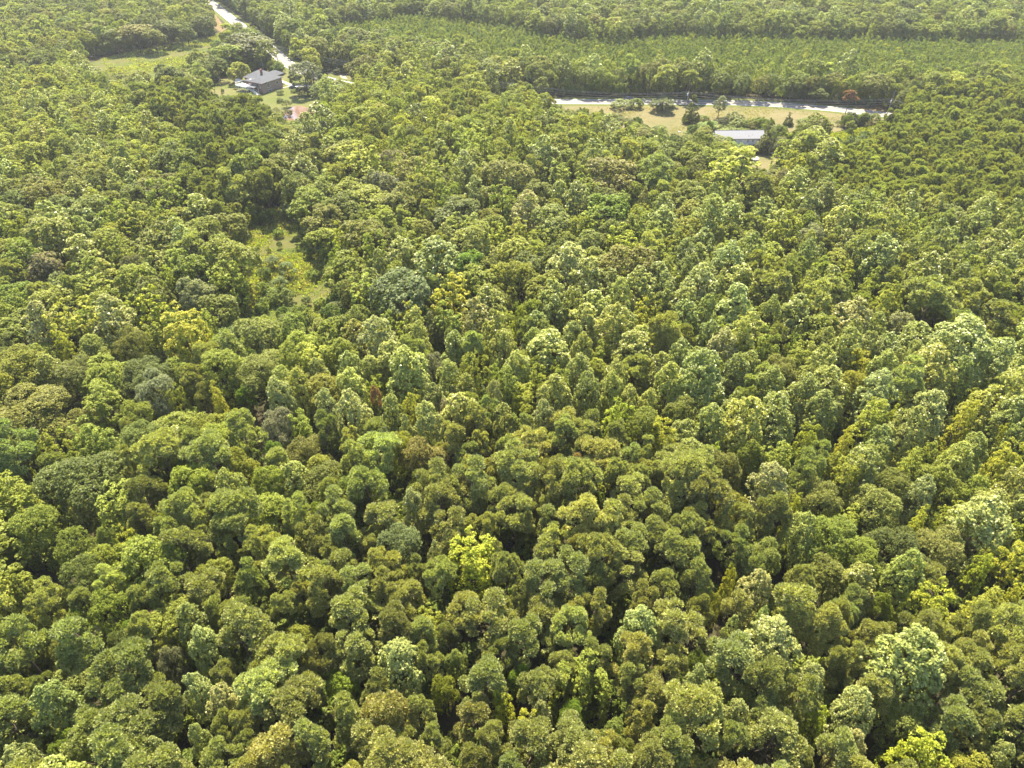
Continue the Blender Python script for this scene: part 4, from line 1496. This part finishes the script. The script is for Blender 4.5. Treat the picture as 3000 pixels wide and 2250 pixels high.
def scatter(name, kind, items, mats_lod=1):
    """All remaining trees of a kind as one object: points that carry turn, size, shape and tint."""
    items_by = items
    protos = [c for (k_, l_, _n), c in PROTO.items() if k_ == kind and l_ == mats_lod]
    if not protos:
        protos = [c for (k_, l_, _n), c in PROTO.items() if k_ == kind]
    n = len(items_by)
    me = bpy.data.meshes.new(name)
    me.vertices.add(n)
    me.vertices.foreach_set('co', np.array([(p[0], p[1], 0.0) for p in items_by], dtype=np.float32).ravel())
    d = KIND[kind]
    A = me.attributes.new('size', 'FLOAT_VECTOR', 'POINT')
    A.data.foreach_set('vector', np.array([(p[2] / d['R'], p[2] / d['R'], p[3] / d['H']) for p in items_by], dtype=np.float32).ravel())
    A = me.attributes.new('turn', 'FLOAT_VECTOR', 'POINT')
    A.data.foreach_set('vector', np.array([(0, 0, random.uniform(0, 6.283)) for p in items_by], dtype=np.float32).ravel())
    A = me.attributes.new('tint', 'FLOAT_VECTOR', 'POINT')
    A.data.foreach_set('vector', np.array([p[5] for p in items_by], dtype=np.float32).ravel())
    A = me.attributes.new('pick', 'INT', 'POINT')
    A.data.foreach_set('value', np.array([random.randrange(len(protos)) for p in items_by], dtype=np.int32))
    o = bpy.data.objects.new(name, me)
    COL.objects.link(o)
    ng = bpy.data.node_groups.new(name, 'GeometryNodeTree')
    ng.interface.new_socket('Geometry', in_out='INPUT', socket_type='NodeSocketGeometry')
    ng.interface.new_socket('Geometry', in_out='OUTPUT', socket_type='NodeSocketGeometry')
    gi = ng.nodes.new('NodeGroupInput')
    go = ng.nodes.new('NodeGroupOutput')
    g2i = ng.nodes.new('GeometryNodeGeometryToInstance')
    for c in reversed(protos):
        oi = ng.nodes.new('GeometryNodeObjectInfo')
        oi.transform_space = 'ORIGINAL'
        oi.inputs['Object'].default_value = c
        oi.inputs['As Instance'].default_value = False
        ng.links.new(oi.outputs['Geometry'], g2i.inputs[0])
    iop = ng.nodes.new('GeometryNodeInstanceOnPoints')
    ng.links.new(gi.outputs[0], iop.inputs['Points'])
    ng.links.new(g2i.outputs[0], iop.inputs['Instance'])
    iop.inputs['Pick Instance'].default_value = True
    for attr, typ, sock in (('pick', 'INT', 'Instance Index'), ('turn', 'FLOAT_VECTOR', 'Rotation'), ('size', 'FLOAT_VECTOR', 'Scale')):
        na = ng.nodes.new('GeometryNodeInputNamedAttribute')
        na.data_type = typ
        na.inputs['Name'].default_value = attr
        ng.links.new(na.outputs['Attribute'], iop.inputs[sock])
    ng.links.new(iop.outputs[0], go.inputs[0])
    md = o.modifiers.new('scatter', 'NODES')
    md.node_group = ng
    o['kind'] = 'stuff'
    return o
MASS_NAME = {'pine_tree': 'pine_woods', 'pale_leaved_tree': 'silvery_woods', 'yellow_green_tree': 'yellow_green_woods', 'dark_green_tree': 'dark_woods', 'mid_green_tree': 'green_woods', 'young_pine_tree': 'young_pine_woods'}
for kd, items in MASS.items():
    scatter(MASS_NAME.get(kd, kd), kd, items)
print('TREES', len(PLANTED), 'individual', len(SEL), {k: len(v) for k, v in MASS.items()})

# ------------------------------------------------------------------ undergrowth filling the woods' floor
def stand_points(n, r0, zc):
    x = rng.uniform(-560, 560, n)
    y = rng.uniform(14, 740, n)
    k = np.abs(x) < 0.75 * (y * CP + CAM_H * SP) + 20
    x, y = x[k], y[k]
    h = open_hit(x, y, r0, zc)
    for q in road_xy[::2]:
        h |= (x - q[0]) ** 2 + (y - q[1]) ** 2 < 8.5 ** 2
    for hx, hy, hr in house_xy:
        h |= (x - hx) ** 2 + (y - hy) ** 2 < hr ** 2
    return x[~h], y[~h]

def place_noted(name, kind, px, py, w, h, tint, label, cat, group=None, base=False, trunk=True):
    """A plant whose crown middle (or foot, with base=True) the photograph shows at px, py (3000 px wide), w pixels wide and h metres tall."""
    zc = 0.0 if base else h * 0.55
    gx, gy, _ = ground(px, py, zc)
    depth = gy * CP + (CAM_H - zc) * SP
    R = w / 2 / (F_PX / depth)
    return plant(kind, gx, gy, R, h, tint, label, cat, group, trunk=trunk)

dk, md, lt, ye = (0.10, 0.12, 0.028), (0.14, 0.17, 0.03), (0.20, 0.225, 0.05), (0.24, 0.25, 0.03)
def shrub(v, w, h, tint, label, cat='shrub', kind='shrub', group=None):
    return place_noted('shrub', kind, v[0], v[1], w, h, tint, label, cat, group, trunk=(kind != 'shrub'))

# along the road and the dry field
shrub(C4(1270, 480), 50, 11.5, (0.115, 0.125, 0.04), 'dense egg-shaped cedar standing in the dry field', 'cedar tree', 'conifer')
shrub(C4(1710, 440), 38, 10.0, (0.17, 0.18, 0.09), 'thin grey-green tree with ragged twin tops by the rubble bank', 'tree', 'mid_green_tree')
shrub(C4(120, 420), 56, 3.6, (0.19, 0.21, 0.07), 'wide pale bush on the near side of the road', 'bush')
shrub(C4(350, 400), 38, 4.2, md, 'green bush touching the wide pale one', 'bush')
shrub(C4(790, 400), 78, 6.5, dk, 'dark low foliage spreading under the big roadside pine', 'tree', 'dark_green_tree')
shrub(C4(85, 640), 24, 3.6, dk, 'small dark round tree at the dry field edge', 'tree', 'mid_green_tree')
shrub(C4(390, 780), 38, 4.6, (0.13, 0.14, 0.03), 'round olive tree jutting into the dry field', 'tree', 'mid_green_tree')
shrub(C4(700, 850), 60, 6.0, md, 'broad green tree at the dry field lower edge', 'tree', 'mid_green_tree')
shrub(C4(965, 940), 17, 2.4, dk, 'small round bush beside the white post lamp', 'bush')
shrub(C4(1205, 800), 7, 1.6, dk, 'tiny dark sapling in the dry field', 'sapling')
shrub(C4(1450, 640), 28, 2.2, (0.17, 0.20, 0.03), 'ragged yellow-green weeds beside the cedar', 'bush')
shrub(C4(1180, 700), 22, 1.2, lt, 'low pale weeds in front of the cedar', 'bush')
shrub(C4(1560, 770), 60, 2.6, (0.16, 0.21, 0.045), 'low green thicket below the rubble bank', 'bush')
shrub(C4(1330, 900), 60, 3.0, (0.17, 0.20, 0.05), 'pale green bramble slope below the dry field', 'bush')
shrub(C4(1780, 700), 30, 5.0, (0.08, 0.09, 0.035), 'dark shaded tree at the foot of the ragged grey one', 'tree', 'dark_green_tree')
shrub(C4(1960, 640), 50, 4.2, (0.16, 0.17, 0.055), 'feathery olive bush behind the white building', 'bush')
shrub(C4(2010, 740), 46, 4.0, (0.17, 0.19, 0.05), 'pale feathery bush close to the white building', 'bush')
shrub(C4(2080, 860), 42, 2.2, (0.14, 0.17, 0.015), 'low yellow-green hedge along the white building', 'hedge')
shrub(C4(1850, 850), 52, 2.6, lt, 'light green hedge bush behind the roof corner', 'bush')
shrub(C5(960, 380), 26, 3.6, lt, 'small light bush between feathery bushes and a round tree', 'bush')
shrub(C5(1120, 420), 32, 6.5, (0.16, 0.19, 0.022), 'round fresh green tree behind the pointed conifer', 'tree', 'mid_green_tree')
shrub(C5(1255, 640), 48, 11.5, (0.125, 0.125, 0.065), 'tall pointed dark conifer at the end of the white building', 'conifer', 'conifer')
shrub(C5(1660, 300), 28, 5.5, (0.085, 0.10, 0.04), 'small dark conical tree on the lawn by the dirt track', 'conifer', 'conifer')
shrub(C5(1480, 560), 42, 7.5, (0.12, 0.145, 0.025), 'broad green tree between conifer and dirt track', 'tree', 'mid_green_tree')
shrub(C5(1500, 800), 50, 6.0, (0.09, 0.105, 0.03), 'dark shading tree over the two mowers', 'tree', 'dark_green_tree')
shrub(C5(1100, 850), 30, 4.0, (0.10, 0.105, 0.04), 'dark bush at the foot of the pointed conifer', 'bush')
shrub(C5(450, 740), 55, 4.0, (0.17, 0.20, 0.04), 'bright bush hiding the white building lower wall', 'bush')
shrub(C5(620, 850), 60, 4.0, (0.13, 0.175, 0.03), 'green bush between the white building and the pool', 'bush')
shrub(C5(900, 880), 34, 3.2, (0.19, 0.20, 0.06), 'pale olive bush under the building corner', 'bush')
shrub(C5(860, 960), 22, 2.6, ye, 'yellow-green bush beside the round pool', 'bush')
shrub(C5(1950, 430), 60, 7.5, (0.14, 0.175, 0.028), 'leafy green tree at the bend of the dirt track', 'tree', 'mid_green_tree')
shrub(C5(1750, 1000), 62, 5.0, (0.13, 0.15, 0.03), 'spreading dull green tree at the yard edge', 'tree', 'mid_green_tree')
shrub(C5(100, 600), 46, 8.0, (0.17, 0.17, 0.03), 'ochre-tipped tree at the white building far end', 'tree', 'mid_green_tree')
shrub(C5(210, 800), 44, 7.5, (0.11, 0.13, 0.03), 'dark green tree beside the ochre-tipped one', 'tree', 'dark_green_tree')
shrub(C5(560, 1010), 56, 4.0, (0.12, 0.14, 0.03), 'dull bush near the round pool', 'bush')
shrub(C6(290, 500), 58, 7.0, (0.12, 0.14, 0.03), 'flat-topped small tree casting a shadow beside the road', 'tree', 'mid_green_tree')
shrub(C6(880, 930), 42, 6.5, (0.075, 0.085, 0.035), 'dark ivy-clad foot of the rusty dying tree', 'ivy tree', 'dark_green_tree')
shrub(C6(1050, 960), 46, 3.6, dk, 'dark hedge bush between the dying tree and the pole', 'bush')
shrub(C6(1290, 930), 50, 3.8, (0.13, 0.15, 0.028), 'round green bush at the roadside hedge end', 'bush')
shrub(C6(720, 1020), 24, 2.6, dk, 'small olive bush at the dying tree foot', 'bush')
shrub(C6(880, 1170), 14, 2.4, md, 'sapling in the yellow-green verge', 'sapling')
t = place_noted('dead', 'pine_tree', *C6(860, 640), 42, 12.5, (0.25, 0.14, 0.09), 'dying roadside tree with rust-red leaves', 'tree')
t = place_noted('dead', 'dark_green_tree', *C6(1010, 380), 44, 10.0, (0.26, 0.20, 0.15), 'grey-brown leafless crown behind the rust-red tree', 'tree')
# by the brick house
place_noted('w', 'willow_tree', *CH(300, 190), 78, 9.5, (0.27, 0.27, 0.09), 'pale drooping willow behind the brick house', 'willow tree')
place_noted('o', 'dark_green_tree', *CH(1540, 290), 88, 15.0, (0.13, 0.14, 0.06), 'airy oak-like tree over the parked car', 'tree')
shrub(CH(1080, 130), 38, 4.5, (0.13, 0.19, 0.025), 'fresh green round tree beyond the house roof', 'tree', 'mid_green_tree')
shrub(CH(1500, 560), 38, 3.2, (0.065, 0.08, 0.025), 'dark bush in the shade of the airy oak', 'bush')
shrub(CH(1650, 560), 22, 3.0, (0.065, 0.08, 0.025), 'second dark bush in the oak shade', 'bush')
shrub(CH(1080, 570), 20, 1.9, md, 'round clipped bush on the lawn before the brick wall', 'bush')
shrub(CH(1330, 540), 18, 1.5, md, 'small bush in front of the parked car', 'bush')
shrub(CH(345, 600), 11, 1.7, dk, 'small ball bush below the white deck', 'bush')
shrub(CH(250, 470), 13, 1.8, dk, 'dark ball bush beside the gazebo', 'bush')
shrub(CH(240, 405), 12, 1.6, dk, 'dark ball bush behind the gazebo', 'bush')
shrub(CH(15, 545), 9, 1.6, dk, 'lone ball bush on the open lawn', 'bush')
shrub(CH(705, 635), 12, 1.0, (0.12, 0.10, 0.035), 'reddish bush at the foot of the deck stairs', 'bush')
shrub(CH(1060, 715), 20, 1.8, (0.13, 0.15, 0.035), 'greyish bush above the pond', 'bush')
shrub(CH(1190, 770), 30, 3.8, (0.13, 0.15, 0.025), 'leafy small tree on the pond bank', 'tree', 'mid_green_tree')
shrub(CH(760, 940), 46, 5.0, (0.10, 0.125, 0.028), 'rounded dark tree beside the muddy pond arm', 'tree', 'mid_green_tree')
shrub(CH(1000, 960), 32, 6.0, (0.13, 0.14, 0.03), 'upright olive tree between the pond arms', 'tree', 'mid_green_tree')
shrub(CH(1200, 960), 28, 2.8, (0.13, 0.13, 0.04), 'reddish-green bush overhanging the pond', 'bush')
shrub(CH(490, 700), 46, 5.5, (0.17, 0.20, 0.025), 'bright green tree below the white deck', 'tree', 'mid_green_tree')
shrub(CH(2080, 560), 100, 12.0, (0.115, 0.135, 0.035), 'large dark tree at the end of the pond', 'tree', 'dark_green_tree')
shrub(CH(1500, 1120), 40, 3.0, (0.12, 0.14, 0.035), 'low bushy growth on the pond near shore', 'bush')
shrub(CH(1700, 1130), 36, 3.0, (0.13, 0.15, 0.035), 'green bush on the pond near shore', 'bush')
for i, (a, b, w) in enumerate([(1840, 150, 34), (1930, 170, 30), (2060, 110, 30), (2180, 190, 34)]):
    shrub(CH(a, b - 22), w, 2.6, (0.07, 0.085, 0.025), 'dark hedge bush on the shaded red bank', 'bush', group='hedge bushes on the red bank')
# the overgrown clearing
for v, w, h, c, lab in [
        ((480, 310), 34, 3.6, (0.18, 0.21, 0.03), 'yellow-green bush at the clearing head, first of a row'), ((570, 300), 34, 3.8, (0.17, 0.20, 0.03), 'middle bush of the row at the clearing head'),
        ((660, 260), 34, 4.2, (0.19, 0.22, 0.035), 'brightest bush of the row at the clearing head'), ((790, 230), 54, 6.5, (0.14, 0.17, 0.06), 'rounded silvery shrub tree over its shadow at the clearing top'),
        ((720, 440), 34, 3.0, (0.14, 0.18, 0.03), 'leafy bush alone in the upper clearing'), ((810, 395), 12, 1.6, md, 'slim sapling near the clearing top'),
        ((725, 560), 20, 2.6, (0.12, 0.15, 0.04), 'grey-green sapling in the mid clearing'), ((515, 600), 16, 2.0, (0.12, 0.15, 0.03), 'small bush on the shady side of the clearing'),
        ((620, 610), 16, 1.8, (0.14, 0.17, 0.03), 'small bush in the grass of the clearing'), ((1010, 640), 36, 3.6, (0.11, 0.14, 0.035), 'dark bush on the sunny side of the clearing'),
        ((660, 720), 48, 5.5, (0.13, 0.155, 0.06), 'greyish shrub tree within the clearing'), ((800, 800), 60, 6.5, (0.12, 0.15, 0.045), 'largest shrub tree within the clearing'),
        ((570, 840), 44, 5.0, (0.12, 0.15, 0.04), 'dark shrub tree at the clearing middle'), ((720, 930), 60, 5.5, (0.13, 0.16, 0.045), 'broad shrub tree in the lower clearing'),
        ((1040, 850), 42, 3.6, (0.17, 0.20, 0.035), 'light bush on the grassy strip'), ((560, 980), 44, 4.2, (0.16, 0.19, 0.035), 'yellowish bush beside the broad shrub tree'),
        ((640, 1060), 60, 4.4, (0.14, 0.17, 0.035), 'wide bush near the clearing lower end'), ((810, 1040), 50, 4.2, (0.14, 0.165, 0.04), 'bush touching the wide one at the lower end'),
        ((990, 1100), 34, 2.8, (0.12, 0.14, 0.04), 'dark low bush at the lower grass'), ((1120, 1120), 44, 3.2, (0.18, 0.21, 0.035), 'pale bush at the corner of the lower grass'),
        ((560, 1150), 46, 4.2, (0.17, 0.20, 0.035), 'sunlit bush at the dark lane'), ((880, 500), 14, 1.5, md, 'slim sapling in tall grass'), ((940, 560), 12, 1.4, md, 'thin sapling among weeds')]:
    shrub(CG(*v), w * 0.82, h * 0.85, tuple(q * 1.15 for q in c), lab, 'shrub tree' if h > 5 else 'bush', 'mid_green_tree' if h > 5 else 'shrub')
# the upper meadow
for v, w, h, lab in [((870, 335), 14, 2.2, 'pointed sapling at the shaded edge of the upper meadow'), ((1270, 275), 14, 2.2, 'dark bush near the upper meadow corner'), ((1295, 298), 12, 1.4, 'low bush near the upper meadow corner'),
                     ((1165, 325), 16, 1.2, 'low bush in the middle of the upper meadow'), ((715, 440), 12, 1.0, 'weed clump at the meadow near end'), ((1500, 255), 26, 5.0, 'pale green bush at the meadow corner by the big dark tree'),
                     ((1340, 575), 14, 2.0, 'dark bush at the lawn corner'), ((1440, 590), 8, 1.8, 'small dark bush beside the lawn'), ((1150, 520), 30, 6.0, 'leafy shrub tree in the meadow hedge'), ((1060, 480), 30, 6.0, 'light shrub tree at the hedge end'), ((1350, 530), 36, 3.0, 'weedy hedge along the lawn')]:
    shrub(C1(*v), w, h, md if h < 4 else dk, lab, 'bush', 'shrub' if h < 5 else 'mid_green_tree')

ux_, uy_ = stand_points(52000, 2.0, 4.0)
u_items = [[float(a), float(b), random.uniform(1.4, 2.9), random.uniform(2.6, 6.0), 'shrub', tint_for('shrub', (0.85, 0.88, 0.85))] for a, b in zip(ux_, uy_)]
scatter('undergrowth', 'shrub', u_items)

# ------------------------------------------------------------------ tall grass and weeds of the openings
def weeds(name, outline, n, h, tints, clump=0.9, thin=0.0):
    P = np.array([(p[0], p[1]) for p in outline])
    x = rng.uniform(P[:, 0].min(), P[:, 0].max(), n * 3)
    y = rng.uniform(P[:, 1].min(), P[:, 1].max(), n * 3)
    k = inpoly(x, y, [tuple(p) for p in P])
    x, y = x[k][:n], y[k][:n]
    patch = np.sin(x * 0.31 + 1.3) * np.sin(y * 0.27) + np.sin(x * 0.11 - y * 0.13) + rng.normal(0, 0.5, len(x))
    k = patch > thin
    x, y, patch = x[k], y[k], patch[k]
    m = 9
    pos = np.stack([np.repeat(x, m), np.repeat(y, m), np.zeros(len(x) * m)], 1)
    hh = h * rng.uniform(0.4, 1.4, len(pos)) * np.repeat(np.clip(0.7 + 0.25 * patch, 0.4, 1.6), m)
    pos += rng.normal(0, clump * 0.35, pos.shape) * np.array([1, 1, 0])
    pos[:, 2] = hh * 0.5
    d = rng.normal(size=pos.shape) * 0.45 + np.array([0, 0, 1.0])
    vary = np.clip(np.repeat(rng.random(len(x)), m) * 0.6 + rng.random(len(pos)) * 0.4, 0, 1)
    me = leaf_mesh(name, pos, d, hh, 0.45, vary, M['leaf'], d)
    o = link(bpy.data.objects.new(name, me))
    o['tint'] = tints
    o['kind'] = 'stuff'
    return o
mead = gpoly([(300, 175), (520, 125), (640, 98), (710, 92), (690, 160), (650, 190), (560, 245), (480, 265), (330, 262)])
weeds('meadow_weeds', mead, 6000, 0.7, (0.26, 0.285, 0.06), 1.0, -0.3)
weeds('tall_grass', mead, 2500, 0.9, (0.26, 0.24, 0.10), 1.0, 0.3)
clr = gpoly([(700, 655), (750, 620), (840, 605), (915, 630), (955, 705), (980, 820), (990, 890), (950, 945), (860, 990), (760, 1000), (700, 990), (650, 1060), (650, 960), (700, 860), (705, 760), (672, 700)])
weeds('meadow_weeds', clr, 5000, 0.75, (0.27, 0.295, 0.06), 0.8, -0.6)
weeds('tall_grass', clr, 2500, 0.9, (0.27, 0.245, 0.10), 0.8, 0.2)
dry = gpoly([(1640, 312), (2300, 315), (2480, 335), (2500, 345), (2400, 372), (2330, 385), (2250, 395), (2150, 372), (2050, 385), (1990, 410), (1880, 395), (1780, 360)])
weeds('dry_weeds', dry, 5000, 0.35, (0.27, 0.24, 0.12), 1.0, 0.2)
weeds('meadow_weeds', gpoly([(2430, 395), (2560, 370), (2600, 375), (2560, 415), (2480, 425), (2440, 430)]), 1500, 0.9, (0.25, 0.26, 0.04), 0.9, -0.6)

# ------------------------------------------------------------------ summer haze
hz, ht = new_mat('haze')
pv = ht.nodes.new('ShaderNodeVolumePrincipled')
pv.inputs['Color'].default_value = (0.93, 0.95, 1.0, 1)
pv.inputs['Density'].default_value = 0.00011
pv.inputs['Anisotropy'].default_value = 0.3
ho = ht.nodes.new('ShaderNodeOutputMaterial')
ht.links.new(pv.outputs[0], ho.inputs['Volume'])
hb = MB().box(-2600, -400, -1.0, 2600, 4600, 103.0).build('haze', hz)
hb['kind'] = 'stuff'
